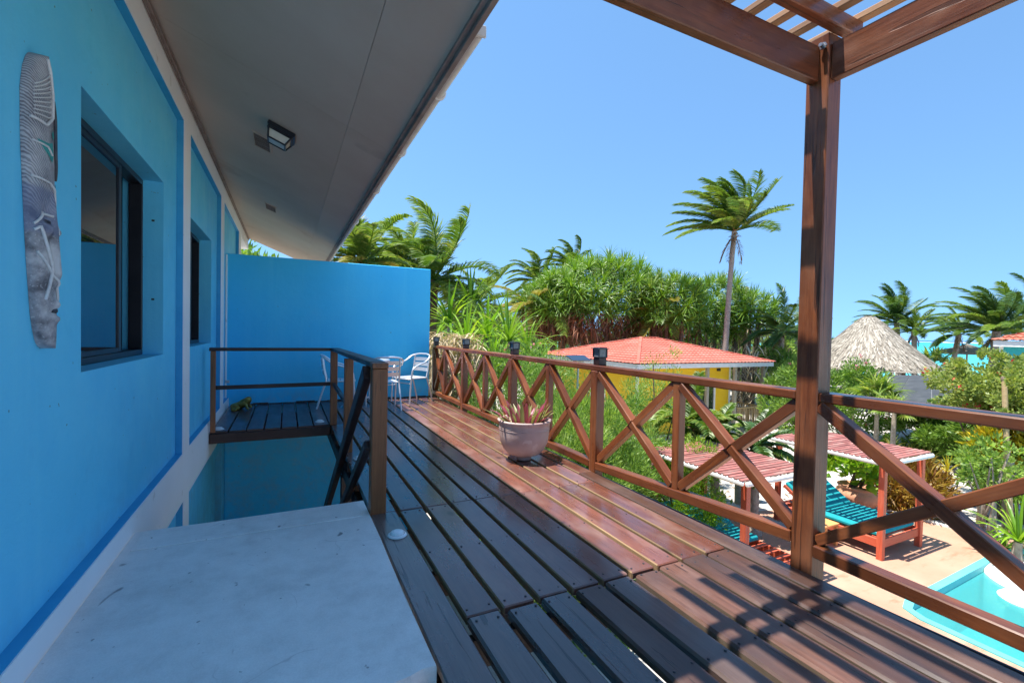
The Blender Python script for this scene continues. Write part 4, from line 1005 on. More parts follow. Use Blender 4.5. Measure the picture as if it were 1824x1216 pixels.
def pandanus(label, cen, rad_, n, base, seed=0, scale=1.0, skirt=True, mats=('pandanus','pandanus','pandanus_dull'), skirt_mat='dead_red', group=None, zlow=-.35, nskirt=700, wind=0):
    r_ = random.Random(seed); cen = Vector(cen); base = Vector(base)
    t = thing('pandanus_tree', label, 'pandanus', base, 0, group)
    b = MB()
    for k in range(6):
        a = k*1.05+r_.uniform(-.3,.3); e_ = cen + Vector((math.cos(a)*rad_[0]*.55, math.sin(a)*rad_[1]*.55, r_.uniform(-.1,.4)*rad_[2])); q = base + Vector((math.cos(a)*.5, math.sin(a)*.5, 0))
        b.tube([q, q.lerp(e_,.45)+Vector((0,0,.4)), e_], [.13,.11,.07], 8)
    b.build('trunk', M['trunk_dark'], t)
    for i in range(n):
        u = 1-(i+.5)/n*(1-zlow); a = i*2.399963; s_ = math.sqrt(max(0,1-u*u)); k = r_.uniform(.80,1.08)
        d = Vector((math.cos(a)*s_, math.sin(a)*s_, u)); p = cen + Vector((d.x*rad_[0], d.y*rad_[1], d.z*rad_[2]))*k
        up = (d*.75 + Vector((0,0,.75))).normalized(); R = up.to_track_quat('Z','Y').to_matrix().to_4x4()
        o = obj('leaf_rosette', r_.choice(ROS), None, t, Matrix.Translation(p) @ R @ Matrix.Rotation(r_.uniform(0,6.28),4,'Z') @ Matrix.Scale(scale*r_.uniform(.75,1.15),4))
        mt = M[r_.choice(mats)]
        o.material_slots  # materials come from the object so that rosettes share meshes
        if len(o.data.materials) == 0: o.data.materials.append(None)
        o.material_slots[0].link = 'OBJECT'; o.material_slots[0].material = mt
    if skirt:
        me = hang_mesh(seed, nskirt, rad_[0]*.80, rad_[1]*.80, rad_[2]*.34, 1.25, .07)
        o = obj('dead_leaves', me, M[skirt_mat], t, Matrix.Translation(cen+Vector((0,0,rad_[2]*(zlow-.22))))); o['kind'] = 'stuff'
    return t
def agave(name, label, cat, pos, mesh, mat, s_=1, seed=0, group=None, stem=0, stem_mat='trunk'):
    t = thing(name, label, cat, pos, 0, group)
    if stem > 0:
        b = MB(); b.tube([(0,0,0),(.03,.02,stem*.5),(0,0,stem)], [.09,.075,.06], 8); b.build('trunk', M[stem_mat], t, local=True)
    r_ = random.Random(seed)
    o = obj('leaf_rosette', mesh, None, t, Matrix.Translation((0,0,stem)) @ Matrix.Rotation(r_.uniform(0,6),4,'Z') @ Matrix.Scale(s_,4), True)
    if len(o.data.materials) == 0: o.data.materials.append(None)
    o.material_slots[0].link = 'OBJECT'; o.material_slots[0].material = mat
    return t
def fan_mesh(seed, n=16, R_=.75, stalk=.7):
    """crown of a fan palm: stalks that carry pleated fans"""
    r_ = random.Random(seed); b = MB()
    for i in range(n):
        a = i*2.4; e_ = 1.35-1.5*i/n; d = Vector((math.cos(a)*math.cos(e_), math.sin(a)*math.cos(e_), math.sin(e_))); p = d*stalk
        b.tube([(0,0,0), d*stalk*.5+Vector((0,0,.03)), p], [.014,.011,.008], 5); s_ = d.cross(Vector((0,0,1)))
        s_ = s_.normalized() if s_.length > .05 else Vector((1,0,0)); nm = s_.cross(d)
        for k in range(17):
            f = -1.9+3.8*k/16; q = (d*math.cos(f)+s_*math.sin(f)); V, F = strap(p, q+nm*.12, R_*(1-.18*abs(f)/1.9)*r_.uniform(.9,1.05), .075, .7, 3, .5); b.add(V, F)
    return b.mesh('fan_crown')
FAN = [fan_mesh(1), fan_mesh(2, 13, .65, .55)]

# ================================================================== THE GARDEN: buildings and furniture
# ---- tiled / ribbed roof slope as real relief
def slope(name, e0, e1, r0, r1, pitch, step, mat, parent, rib=.03, lip=.03):
    """roof face between the eave e0-e1 and the ridge r0-r1, with ribs and stepped courses"""
    e0, e1, r0, r1 = map(Vector, (e0,e1,r0,r1)); ax = (e1-e0).normalized(); W_ = (e1-e0).length; hgt = ((r0+r1)/2-(e0+e1)/2); hgt -= ax*hgt.dot(ax); H_ = hgt.length; up = hgt.normalized(); nm = ax.cross(up).normalized()
    if nm.z < 0: nm = -nm
    l1 = (r0-e0).dot(ax); l2 = (r1-e0).dot(ax); nr = max(2,int(H_/step)); nc = int(W_/pitch)*4; V = []; F = []
    for j in range(nr):
        for h_, off in ((j/nr, lip), ((j+1)/nr, 0.0)):
            a, c_ = l1*h_, W_+(l2-W_)*h_
            for i in range(nc+1):
                u = min(max(W_*i/nc, a), c_); z = off + rib*(.5+.5*math.cos(2*math.pi*u/pitch)); V.append(e0+ax*u+up*(H_*h_)+nm*z)
    n1 = nc+1
    for j in range(2*nr-1):
        for i in range(nc): k = j*n1+i; F.append((k,k+1,k+n1+1,k+n1))
    b = MB(); b.add(V, F, False); return b.build(name, mat, parent)
def boards(parent, p0, p1, z0, z1, h, mat, nrm, name='clapboard', holes=()):
    """horizontal cladding boards on a wall from p0 to p1, each a part"""
    p0, p1 = Vector(p0), Vector(p1); z = z0; d = (p1-p0); L_ = d.length; d.normalize()
    while z < z1-.01:
        t = min(h, z1-z); segs = [(0,L_)]
        for a, c_, ha, hb in holes:
            if z < hb and z+t > ha:
                segs = [s for q in segs for s in ((q[0],min(q[1],a)),(max(q[0],c_),q[1])) if s[1]-s[0] > .02]
        for a, c_ in segs:
            b = MB(); P0, P1 = p0+d*a, p0+d*c_; o_ = Vector(nrm)
            Q = [P0+o_*.018, P1+o_*.018, P1+o_*.004, P0+o_*.004]
            b.add([(q.x,q.y,z) for q in Q[:2]]+[(q.x,q.y,z+t-.004) for q in (P1+o_*.006, P0+o_*.006)]+[(q.x,q.y,z) for q in (P1-o_*.02,P0-o_*.02)]+[(q.x,q.y,z+t-.004) for q in (P1-o_*.02,P0-o_*.02)], [(0,1,2,3),(5,4,1,0),(3,2,6,7),(1,4,6,2),(0,3,7,5)]); b.build(name, mat, parent)
        z += t
# ---- yellow bungalow
yh = thing('yellow_bungalow', 'yellow clapboard bungalow with a coral red hip roof', 'house', (15.5,17,G))
ex0, ex1, ey0, ey1, ez = 11.87, 19.75, 13.45, 20.9, .20
wx0, wx1, wy0, wy1, wt_ = 12.5, 17.75, 14.15, 20.3, .05
b = MB(); b.box(wx0+.05, wx1-.05, wy0+.05, wy1-.05, G, wt_); b.build('wall_core', M['yellow_wall'], yh)
win = [(3.0,4.05,-1.95,-.75)]
boards(yh, (wx0,wy0+.0,0), (wx1,wy0,0), G+.05, wt_, .155, M['yellow_wall'], (0,-1,0), holes=[(3.35,4.35,-2.1,-.72)])
boards(yh, (wx0,wy0,0), (wx0,wy1,0), G+.05, wt_, .155, M['yellow_wall'], (-1,0,0), holes=[(2.0,3.1,-2.0,-.8)])
for (x,y) in ((wx0-.005,wy0-.005),(wx1+.005,wy0-.005)): 
    b = MB(); b.box(x-.05,x+.05,y-.02,y+.06,G,wt_); b.build('corner_board', M['white_paint'], yh)
def house_window(par, x0, x1, y, z0, z1, nrm='y'):
    w_ = bpy.data.objects.new('window', None); COL.objects.link(w_); w_.location = ((x0+x1)/2, y, z0) if nrm == 'y' else (y, (x0+x1)/2, z0); attach(w_, par)
    def bx(a0,a1,d0,d1,c0,c1): 
        q = MB()
        if nrm == 'y': q.box(a0,a1,y+d0,y+d1,c0,c1,.004)
        else: q.box(y+d0,y+d1,a0,a1,c0,c1,.004)
        return q
    for a in ((x0-.08,x1+.08,-.05,.04,z1,z1+.09),(x0-.08,x1+.08,-.06,.04,z0-.08,z0),(x0-.08,x0,-.045,.04,z0,z1),(x1,x1+.08,-.045,.04,z0,z1),((x0+x1)/2-.025,(x0+x1)/2+.025,-.03,.02,z0,z1)): bx(*a).build('frame', M['white_paint'], w_)
    for a0, a1 in ((x0,(x0+x1)/2-.026),((x0+x1)/2+.026,x1)): bx(a0,a1,-.01,.0,z0,z1).build('pane', M['glass'], w_)
house_window(yh, wx0+3.43, wx0+4.27, wy0, -2.0, -.82); house_window(yh, wy0+2.08, wy0+3.02, wx0, -1.9, -.9, 'x')
b = MB()
for a in ((ex0,ex1,ey0,ey0+.04),(ex0,ex1,ey1-.04,ey1),(ex0,ex0+.04,ey0+.04,ey1-.04),(ex1-.04,ex1,ey0+.04,ey1-.04)): b.box(a[0],a[1],a[2],a[3],ez-.16,ez+.02)
b.build('fascia', M['white_paint'], yh)
b = MB(); b.box(ex0+.05,ex1-.05,ey0+.05,ey1-.05,ez-.06,ez-.03); b.build('soffit', M['white_paint'], yh)
yc = (ey0+ey1)/2; xa, xb, rz_ = 15.3, 16.2, 1.17
slope('roof_slope', (ex0-.05,ey0-.05,ez+.02), (ex1+.05,ey0-.05,ez+.02), (xa,yc,rz_), (xb,yc,rz_), .22, .30, M['red_roof'], yh)
slope('roof_slope', (ex1+.05,ey1+.05,ez+.02), (ex0-.05,ey1+.05,ez+.02), (xb,yc,rz_), (xa,yc,rz_), .22, .30, M['red_roof'], yh)
slope('roof_slope', (ex0-.05,ey1+.05,ez+.02), (ex0-.05,ey0-.05,ez+.02), (xa,yc,rz_), (xa,yc-.01,rz_), .22, .30, M['red_roof'], yh)
slope('roof_slope', (ex1+.05,ey0-.05,ez+.02), (ex1+.05,ey1+.05,ez+.02), (xb,yc-.01,rz_), (xb,yc,rz_), .22, .30, M['red_roof'], yh)
for a, c_ in (((ex0-.05,ey0-.05,ez+.07),(xa,yc,rz_+.06)), ((ex1+.05,ey0-.05,ez+.07),(xb,yc,rz_+.06)), ((ex0-.05,ey1+.05,ez+.07),(xa,yc,rz_+.06)), ((ex1+.05,ey1+.05,ez+.07),(xb,yc,rz_+.06)), ((xa,yc,rz_+.06),(xb,yc,rz_+.06))):
    timber('hip_cap', a, c_, .13, .03, M['red_roof'], yh, .01)
for (x,y) in ((19.45,13.75),(17.6,13.75),(15.9,13.75),(19.45,17.0)): timber('porch_post', (x,y,G), (x,y,ez-.17), .14, .14, M['grey_post'], yh, .02, up=(0,1,0))
timber('porch_rail', (17.75,13.72,G+.95), (19.4,13.72,G+.95), .05, .07, M['bamboo'], yh); timber('porch_rail', (19.45,13.85,G+.95), (19.45,16.9,G+.95), .05, .07, M['bamboo'], yh)
for i in range(15): timber('baluster', (17.78+i*.112,13.72,G+.02), (17.78+i*.112,13.72,G+.91), .045, .035, M['bamboo'], yh, .004, up=(0,1,0))
for i in range(24): timber('baluster', (19.45,13.9+i*.125,G+.02), (19.45,13.9+i*.125,G+.91), .045, .035, M['bamboo'], yh, .004, up=(0,1,0))
b = MB(); b.box(-.08,.08,-.05,.05,-.06,.06,.01); o = b.build('wall_lamp', M['black_metal'], yh, Matrix.Translation((17.0,wy0-.05,-.12)))

# ---- canopy daybeds by the pool
def daybed(label, x0, y0, wd, ln, zt, foot=0.0):
    t = thing('canopy_daybed', label, 'daybed', (x0+wd/2,y0+ln/2,G), 0, 'canopied daybeds by the pool'); ix = .17; iy = .12
    px0, px1, py0, py1 = x0+ix, x0+wd-ix, y0+iy, y0+ln-iy
    for (x,y) in ((px0,py0),(px1,py0),(px0,py1),(px1,py1)): timber('post', (x,y,G), (x,y,zt-.085), .10, .10, M['red_paint'], t, .006, up=(0,1,0))
    for (a,c_) in (((x0,y0,zt-.05),(x0+wd,y0,zt-.05)),((x0,y0+ln,zt-.05),(x0+wd,y0+ln,zt-.05)),((x0+.001,y0+.03,zt-.05),(x0+.001,y0+ln-.03,zt-.05)),((x0+wd-.001,y0+.03,zt-.05),(x0+wd-.001,y0+ln-.03,zt-.05))):
        timber('canopy_edge', a, c_, .06, .085, M['white_paint'], t, .028)
    n = int(ln/.098); rq = random.Random(int(x0*10))
    for i in range(n):
        y = y0+.03+(i+.5)*(ln-.06)/n; cut = x0+wd*rq.choice((.33,.5,.66))
        for a, c_ in ((x0-.02,cut-.012),(cut+.012,x0+wd+.02)): timber('roof_slat', (a,y,zt+rq.uniform(-.003,.004)), (c_,y,zt+rq.uniform(-.003,.004)), .070, .022, M['roof_slat'], t, .004, share=False)
    for x in (px0, x0+wd/2, px1): timber('canopy_bearer', (x,y0+.03,zt-.045), (x,y0+ln-.03,zt-.045), .04, .06, M['white_paint'], t)
    zb_ = G+.40
    for x in (px0,px1): timber('bed_rail', (x,py0+.05,zb_-.10), (x,py1-.05,zb_-.10), .045, .16, M['red_paint'], t)
    for y in (py0,py1): timber('bed_rail', (px0+.05,y,zb_-.10), (px1-.05,y,zb_-.10), .045, .16, M['red_paint'], t)
    for i in range(9):
        y = py0+.12+i*(py1-py0-.24)/8; timber('bed_slat', (px0+.03,y,zb_-.015), (px1-.03,y,zb_-.015), .09, .022, M['red_paint'], t, .003)
    yb_ = y0+ln*.60
    b = MB(); b.box(px0+.04,px1-.04,py0+.05+foot,yb_,zb_,zb_+.09,.028); b.build('mattress', M['teal_fabric'], t)
    b = MB(); Rm = Matrix.Rotation(rad(33),3,'X'); Lb = .78; b.obox((0,Lb/2,.045), ((px1-px0)/2-.04, Lb/2, .045), None, .028)
    b.build('backrest_mattress', M['teal_fabric'], t, Matrix.Translation(((px0+px1)/2,yb_+.01,zb_+.01)) @ Rm.to_4x4())
    for s_ in (-1,1):
        q = Vector(((px0+px1)/2+s_*((px1-px0)/2-.02), yb_, zb_-.01)); timber('backrest_rail', q, q+Vector((0,Lb*math.cos(rad(33)),Lb*math.sin(rad(33)))), .035, .07, M['red_paint'], t)
    return t
daybed('red daybed with teal mattress under a slatted canopy, beside the terracotta pot', 9.79, 4.46, 1.72, 2.25, -.87)
daybed('red daybed whose slatted canopy is nearest the deck railing', 6.28, 4.66, 1.68, 2.2, -.85, .62)
tg = thing('side_table', 'small orange wooden side table beside the red daybed', 'side table', (9.62,5.45,G))
b = MB(); b.box(-.22,.22,-.22,.22,.42,.46,.006); b.build('table_top', M['orange_wood'], tg, local=True)
for s in ((-1,-1),(1,-1),(-1,1),(1,1)):
    b = MB(); b.box(s[0]*.18-.03,s[0]*.18+.03,s[1]*.18-.03,s[1]*.18+.03,.0,.42,.004); b.build('leg', M['orange_wood'], tg, local=True)
for y in (-.18,.18):
    b = MB(); b.box(-.149,.149,y-.02,y+.02,.18,.23,.003); b.build('stretcher', M['orange_wood'], tg, local=True)
tp = thing('terracotta_urn', 'wide terracotta urn with rim beside the daybed on the patio', 'urn', (12.45,6.25,G))
b = MB(); b.lathe([(0,.0),(.22,.0),(.30,.06),(.42,.20),(.46,.32),(.42,.44),(.36,.49),(.40,.53),(.41,.56),(.38,.57),(.34,.50),(0,.46)], 36); b.build('urn_body', M['terracotta'], tp, local=True)
shrub('urn_plant', 'bright green broad leaved plant growing in the terracotta urn', 'plant', (12.45,6.25,G+.48), (.7,.7,.32), M['bright_leaf'], 520, .24, .19, 31, None, stems=6, lift=.58, clumps=22, up=.6)
shrub('croton_bush', 'red and orange croton bush behind the daybed', 'bush', (13.5,5.75,G), (.88,.85,.58), M['croton_red'], 3600, .28, .04, 35, None, clumps=40, up=.5, curl=.3)

tw = gx(1310,935,8.6); t = thing('terracotta_bowl', 'small terracotta bowl on the ground below the near daybed canopy', 'bowl', tw); b = MB(); b.lathe([(0,0),(.12,0),(.2,.16),(.22,.2),(.19,.2),(.15,.12),(0,.1)], 24); b.build('bowl_body', M['terracotta'], t, local=True)
# ---- thatched hut
hutc = at(1545,640,37); hx, hy = hutc.x, hutc.y
hu = thing('thatched_hut', 'round hut with a tall grey palm thatch roof near the sea', 'hut', (hx,hy,G))
za, ze, hr = at(1540,562,37).z, at(1540,655,37).z, 3.75
b = MB(); prof = [(.05,za),(.35,za-.12),(.9,za-.62),(1.8,za-(za-ze)*.47),(2.8,za-(za-ze)*.76),(hr,ze)]
b.lathe([(r_, z) for r_, z in prof], 40, (hx,hy,0)); b.build('roof_core', M['thatch_base'], hu)
g_ = np.random.default_rng(3); b = MB(); rr = random.Random(3)
def prof_at(s_):
    k = min(len(prof)-2, int(s_*(len(prof)-1))); f = s_*(len(prof)-1)-k; return prof[k][0]+(prof[k+1][0]-prof[k][0])*f, prof[k][1]+(prof[k+1][1]-prof[k][1])*f
V = []; F = []
for i in range(5200):
    s_ = rr.random()**.6*.97+.02; a = rr.uniform(0,6.28); r0_, z0_ = prof_at(s_); r1_, z1_ = prof_at(min(1,s_+.10)); k = rr.uniform(.5,1.0); da = rr.uniform(-.04,.04); h_ = rr.uniform(.01,.09); w_ = rr.uniform(.02,.05)
    if s_ > .93: r1_ = r0_+.18; z1_ = z0_-rr.uniform(.2,.42)
    p = Vector((math.cos(a)*r0_, math.sin(a)*r0_, z0_+.02)); q = Vector((math.cos(a+da)*(r0_+(r1_-r0_)*k), math.sin(a+da)*(r0_+(r1_-r0_)*k), z0_+(z1_-z0_)*k+h_)); tn = Vector((-math.sin(a),math.cos(a),0))*w_
    m = len(V); V += [p-tn,p+tn,q+tn*.6,q-tn*.6]; F.append((m,m+1,m+2,m+3))
b.add([v+Vector((hx,hy,0)) for v in V], F); o = b.build('thatch', M['thatch'], hu); o['kind'] = 'stuff'
for k in range(9):
    a = k*.698; timber('post', (hx+3.0*math.cos(a),hy+3.0*math.sin(a),G), (hx+3.0*math.cos(a),hy+3.0*math.sin(a),ze+.45), .16, .16, M['trunk_dark'], hu, .03, up=(0,1,0))
me = hang_mesh(9, 500, 1.5, .25, .9, 1.0, .09); o = obj('straw_screen', me, M['thatch'], hu, Matrix.Translation((hx-2.6,hy-.9,ze-.5)) @ Matrix.Rotation(rad(70),4,'Z')); o['kind'] = 'stuff'
# ---- small thatch parasol on the beach
bu = gx(1722,640,50); zz = at(1722,612,50).z
t = thing('beach_parasol', 'small thatched parasol on the beach below the leaning palm', 'parasol', bu)
b = MB(); b.lathe([(.03,0),(.7,-.28),(1.9,-.62),(1.95,-.80)], 24, (bu.x,bu.y,zz)); b.build('thatch_cap', M['thatch_base'], t); b = MB(); b.tube([bu,(bu.x,bu.y,zz-.1)], .06, 8); b.build('pole', M['grey_post'], t)
# ---- jetty
j0 = gx(1650,655,62,-3.0); t = thing('jetty', 'low dark jetty running out over the turquoise sea', 'jetty', (64,22,-3.6))
timber('walkway', (56,27.0,-2.75), (84,21.0,-2.75), 1.4, .12, M['grey_post'], t)
for k in range(8): timber('pile', (57+k*3.8,26.0-k*.82,-4.4), (57+k*3.8,26.0-k*.82,-2.3), .18, .18, M['trunk_dark'], t, .02, up=(0,1,0))
# ---- teal house at the right edge
tc = at(1780,640,31); tx, ty = tc.x, tc.y
th = thing('teal_house', 'teal house with a terracotta tile roof at the right edge', 'house', (tx+3,ty-3,G))
zw = at(1780,617,31).z; b = MB(); b.box(tx,tx+6,ty-7,ty,G,zw); b.build('wall', M['teal_wall'], th)
b = MB(); b.box(tx-.4,tx+6.4,ty-7.4,ty+.1,zw,zw+.26); b.build('fascia', M['white_paint'], th)
b = MB(); b.box(tx-.03,tx-.001,ty-.12,ty+.004,G,zw); b.build('corner_board', M['white_paint'], th)
rz2 = zw+1.75
slope('roof_slope', (tx-.45,ty+.15,zw+.26), (tx-.45,ty-7.45,zw+.26), (tx+3,ty-3.0,rz2), (tx+3,ty-4.2,rz2), .24, .32, M['tile_roof'], th, .06, .05)
slope('roof_slope', (tx+6.45,ty+.15,zw+.26), (tx-.45,ty+.15,zw+.26), (tx+3.01,ty-3.0,rz2), (tx+3,ty-3.0,rz2), .24, .32, M['tile_roof'], th, .06, .05)
slope('roof_slope', (tx-.45,ty-7.45,zw+.26), (tx+6.45,ty-7.45,zw+.26), (tx+3,ty-4.2,rz2), (tx+3.01,ty-4.2,rz2), .24, .32, M['tile_roof'], th, .06, .05)
slope('roof_slope', (tx+6.45,ty-7.45,zw+.26), (tx+6.45,ty+.15,zw+.26), (tx+3,ty-4.2,rz2), (tx+3,ty-3.0,rz2), .24, .32, M['tile_roof'], th, .06, .05)
# ---- black shade net
t = thing('shade_net', 'sloping black shade net roof in front of the thatched hut', 'shade net', gx(1620,700,25))
A, B_, C_, D_ = at(1586,668,27.5), at(1700,668,26.5), at(1745,735,20.5), at(1520,732,22)
for k in range(3):
    a0, a1 = k/3+.004, (k+1)/3-.004; P = [A.lerp(B_,a0), A.lerp(B_,a1), D_.lerp(C_,a1), D_.lerp(C_,a0)]
    b = MB(); b.add(P+[p+Vector((0,0,-.02)) for p in P], [(0,1,2,3),(7,6,5,4),(0,4,5,1),(1,5,6,2),(2,6,7,3),(3,7,4,0)]); b.build('net_panel', M['net'], t)
for k in range(4): timber('net_bar', A.lerp(B_,k/3)+Vector((0,0,-.05)), D_.lerp(C_,k/3)+Vector((0,0,-.05)), .05, .05, M['net_frame'], t)
for p in (A,B_,C_,D_): timber('net_post', (p.x,p.y,G), (p.x,p.y,p.z-.06), .07, .07, M['grey_post'], t, .005, up=(0,1,0))
# ---- roof terrace frame behind the pandanus
p = at(1318,512,34); t = thing('roof_frame', 'thin dark metal frame showing above the pandanus beside the tall palm', 'metal frame', (p.x,p.y,G))
q0, q1 = at(1240,507,34), at(1331,511,34)
timber('top_bar', q0, q1, .06, .06, M['black_metal'], t); timber('post', (q1.x,q1.y,G), (q1.x,q1.y,q1.z), .16, .16, M['soffit'], t, .01, up=(0,1,0))
for k in (.0,.35,.78,.9): q = q0.lerp(q1,k); timber('upright', (q.x,q.y,G), (q.x,q.y,q.z), .05, .05, M['black_metal'], t, .004, up=(0,1,0))
# ---- poles, lanterns and small garden furniture
def pole(name, label, p0, p1, r_, mat, cat='post'):
    t = thing(name, label, cat, p0); b = MB(); p0, p1 = Vector(p0), Vector(p1); b.tube([p0,p0.lerp(p1,.5)+Vector((.02,.02,0)),p1], [r_,r_*.97,r_*.9], 10); b.build('pole', mat, t)
    b = MB(); b.lathe([(0,.02),(r_*1.05,.015),(r_*1.1,-.06)], 12, p1); b.build('pole_cap', M['trunk_dark'] if mat is M['bamboo'] else mat, t)
pole('bamboo_pole', 'tall leaning tan pole rising through the bougainvillea', gx(1806,830,14.6), at(1789,672,14.9), .055, M['bamboo'])
pole('garden_post', 'short round grey post standing in the white sand at the right', gx(1795,930,14.8), at(1796,820,14.8), .09, M['grey_post'])
pole('garden_post', 'pale post below the railing at the back of the shrub bed', gx(1752,800,19), at(1752,735,19), .09, M['grey_post'])
pole('garden_post', 'grey square post standing behind the near daybed canopy', gx(1322,800,12.6), at(1322,752,12.6), .14, M['grey_post'])
pl_ = gx(1705,868,17.8); t = thing('path_lantern', 'small black path lantern in the white sand', 'lantern', pl_)
b = MB(); b.tube([(0,0,0),(0,0,.35)], .018, 8); b.build('stake', M['black_metal'], t, local=True); b = MB(); b.lathe([(.0,.36),(.08,.36),(.10,.50),(.12,.52),(.05,.60),(0,.61)], 12); b.build('lantern_head', M['black_metal'], t, local=True)
sl = gx(1028,720,9.2); t = thing('solar_lamp', 'slim solar garden lamp rising among the bushes beyond the railing', 'lamp', sl)
zz = at(1028,640,9.2).z
b = MB(); b.tube([sl,(sl.x,sl.y,zz)], .02, 8); b.build('pole', M['gutter'], t); b = MB(); b.box(-.10,.10,-.05,.05,-.16,-.02,.01); b.build('lamp_head', M['gutter'], t, Matrix.Translation((sl.x,sl.y,zz))); b = MB(); b.box(-.22,.22,-.14,.14,.02,.04,.004); b.build('solar_panel', M['glass'], t, Matrix.Translation((sl.x,sl.y,zz)) @ Matrix.Rotation(rad(18),4,'X'))

# ================================================================== THE GARDEN: plants
# ---- coconut palms
coco_palm('tallest coconut palm with a pale leaning trunk behind the red roof', at(1308,412,27), gx(1288,640,27), 3.2, 36, 1.15, ('palm','palm','palm_light'), 3, (.17,.125), 0, (.25,1.53), droop=.65)
coco_palm('big windswept coconut palm just above the right end of the blue wall', at(772,500,17), gx(765,600,17), 3.05, 32, 1.0, ('palm','palm_light','palm'), 5, (.2,.17), 0, (-.5,1.4), trunk='trunk_dark')
coco_palm('coconut palm above the blue wall next to the eave', at(645,470,14.5), gx(640,600,14.5), 2.0, 26, .6, ('palm_light','palm_light','palm_yellow'), 6, (.2,.17), 0, (-.4,1.45), trunk='trunk_dark')
coco_palm('light green coconut palm between the eave and the big palm', at(715,485,19), gx(720,600,19), 2.6, 26, .8, ('palm_light','palm_light','palm'), 7, (.2,.16), 0, (-.3,1.3))
coco_palm('drooping coconut palm right of the blue wall', at(850,545,21), gx(850,640,21), 3.0, 16, .9, ('palm','palm_light'), 8, (.18,.15), 0, (-.6,1.0))
coco_palm('yellowing coconut palm at the left end of the pandanus', at(945,545,27), gx(945,640,27), 3.4, 16, 1.0, ('palm_yellow','palm_light','palm_yellow'), 9, (.18,.15), 0, (-.5,.9))
coco_palm('dark palm crown showing over the left of the pandanus', at(958,502,31), gx(958,640,31), 2.4, 22, 1.1, ('palm','palm_light'), 10, (.18,.15), 0, (-.2,1.4))
coco_palm('windblown palm crown showing over the top of the pandanus', at(1018,478,31), gx(1018,640,31), 2.3, 22, 1.3, ('palm','palm_light'), 11, (.18,.15), 0, (.0,1.4))
coco_palm('small coconut palm under the pandanus beside the red roof', at(1165,565,28), gx(1165,660,28), 2.4, 14, .7, ('palm_light','palm','palm_yellow'), 12, (.14,.12), 0, (-.5,1.0), trunk='trunk_dark')
coco_palm('coconut palm behind the right slope of the thatched hut', at(1597,575,46), gx(1603,660,46), 3.3, 26, 1.0, ('palm_blue','palm','palm'), 13, (.22,.17), 0, (.05,1.5), droop=.7)
coco_palm('slim palm between the thatched hut and the sea', at(1628,590,44), gx(1630,665,44), 1.9, 15, .8, ('palm','palm_light'), 14, (.2,.16), 0, (-.1,1.3))
coco_palm('big windswept palm before the sea left of the teal house', at(1775,590,40), gx(1765,660,40), 3.4, 28, 1.1, ('palm_blue','palm','palm_light'), 15, (.24,.2), 0, (.1,1.5), droop=.7)
coco_palm('leaning palm with a bent trunk over the turquoise sea', at(1708,596,48), gx(1692,660,48), 2.7, 18, 1.1, ('palm','palm_light'), 16, (.2,.17), 0, (.0,1.3), droop=.8)
coco_palm('palm at the right edge above the teal house roof', at(1838,575,44), gx(1838,660,44), 3.6, 18, 1.2, ('palm_blue','palm'), 17, (.2,.17), 0, (-.3,1.3))
coco_palm('low bushy palm left of the main deck post', at(1392,592,30), gx(1392,660,30), 2.6, 18, .8, ('palm_blue','palm'), 18, (.16,.14), 0, (-.5,1.3))
coco_palm('short green palm below the porch of the yellow bungalow', at(1275,775,11.6), gx(1275,830,11.6), 1.0, 16, .3, ('palm_light','palm'), 19, (.1,.09), 0, (-.1,1.2), dead=0)
coco_palm('short palm right of the near daybed canopy', at(1345,795,10.8), gx(1345,850,10.8), 1.0, 14, .3, ('palm','palm_blue'), 20, (.1,.09), 0, (-.4,1.1), dead=0)
coco_palm('young palm between the bushes left of the near daybed', at(1225,760,11.0), gx(1225,830,11.0), 1.3, 14, .3, ('palm','palm_light'), 21, (.1,.09), 0, (-.1,1.2), dead=0)
coco_palm('distant palm standing over the low trees by the sea', at(1418,585,46), gx(1418,650,46), 3.2, 14, 1.1, ('palm_blue','palm'), 22, (.2,.17), 0, (-.3,1.2))
# ---- pandanus
c1 = at(1075,548,29); pandanus('large dense pandanus with a rusty skirt of dead leaves behind the red roof', c1, (4.3,3.0,2.8), 210, (c1.x,c1.y,G), 41, .78, nskirt=2300, zlow=-.22)
c2 = at(985,560,28); pandanus('rounded pandanus at the left of the large one', c2, (2.0,1.8,2.0), 80, (c2.x,c2.y,G), 42, .75, nskirt=900, zlow=-.05)
c3 = at(1190,545,28.5); pandanus('pandanus crown at the right shoulder of the large one', c3, (2.0,1.8,1.7), 80, (c3.x,c3.y,G), 43, .72, nskirt=200, zlow=-.75)
c4 = at(1272,560,32); pandanus('pandanus left of the tall palm trunk', c4, (2.1,1.8,2.2), 80, (c4.x,c4.y,G), 44, .75, nskirt=250, skirt_mat='dead_pale', zlow=-.8)
c5 = at(1330,560,32); pandanus('low pandanus right of the tall palm trunk', c5, (1.7,1.5,1.3), 56, (c5.x,c5.y,G), 45, .7, nskirt=200, skirt_mat='dead_pale', zlow=-.7)
c6 = at(1340,640,29); t = thing('dead_pandanus', 'withered pale pandanus behind the right corner of the red roof', 'dead plant', (c6.x,c6.y,G))
o = obj('dead_leaves', hang_mesh(61, 700, 2.0, 1.4, 1.5, .9, .07), M['dead_pale'], t, Matrix.Translation((c6.x,c6.y,-.6))); o['kind'] = 'stuff'; b = MB(); b.tube([(c6.x,c6.y,G),(c6.x,c6.y,.4)], [.14,.08], 8); b.build('trunk', M['trunk_dark'], t)
c7 = at(800,625,10.9); t = thing('dead_pandanus', 'heap of pale dead leaves at the far end of the railing', 'dead plant', (c7.x,c7.y,G))
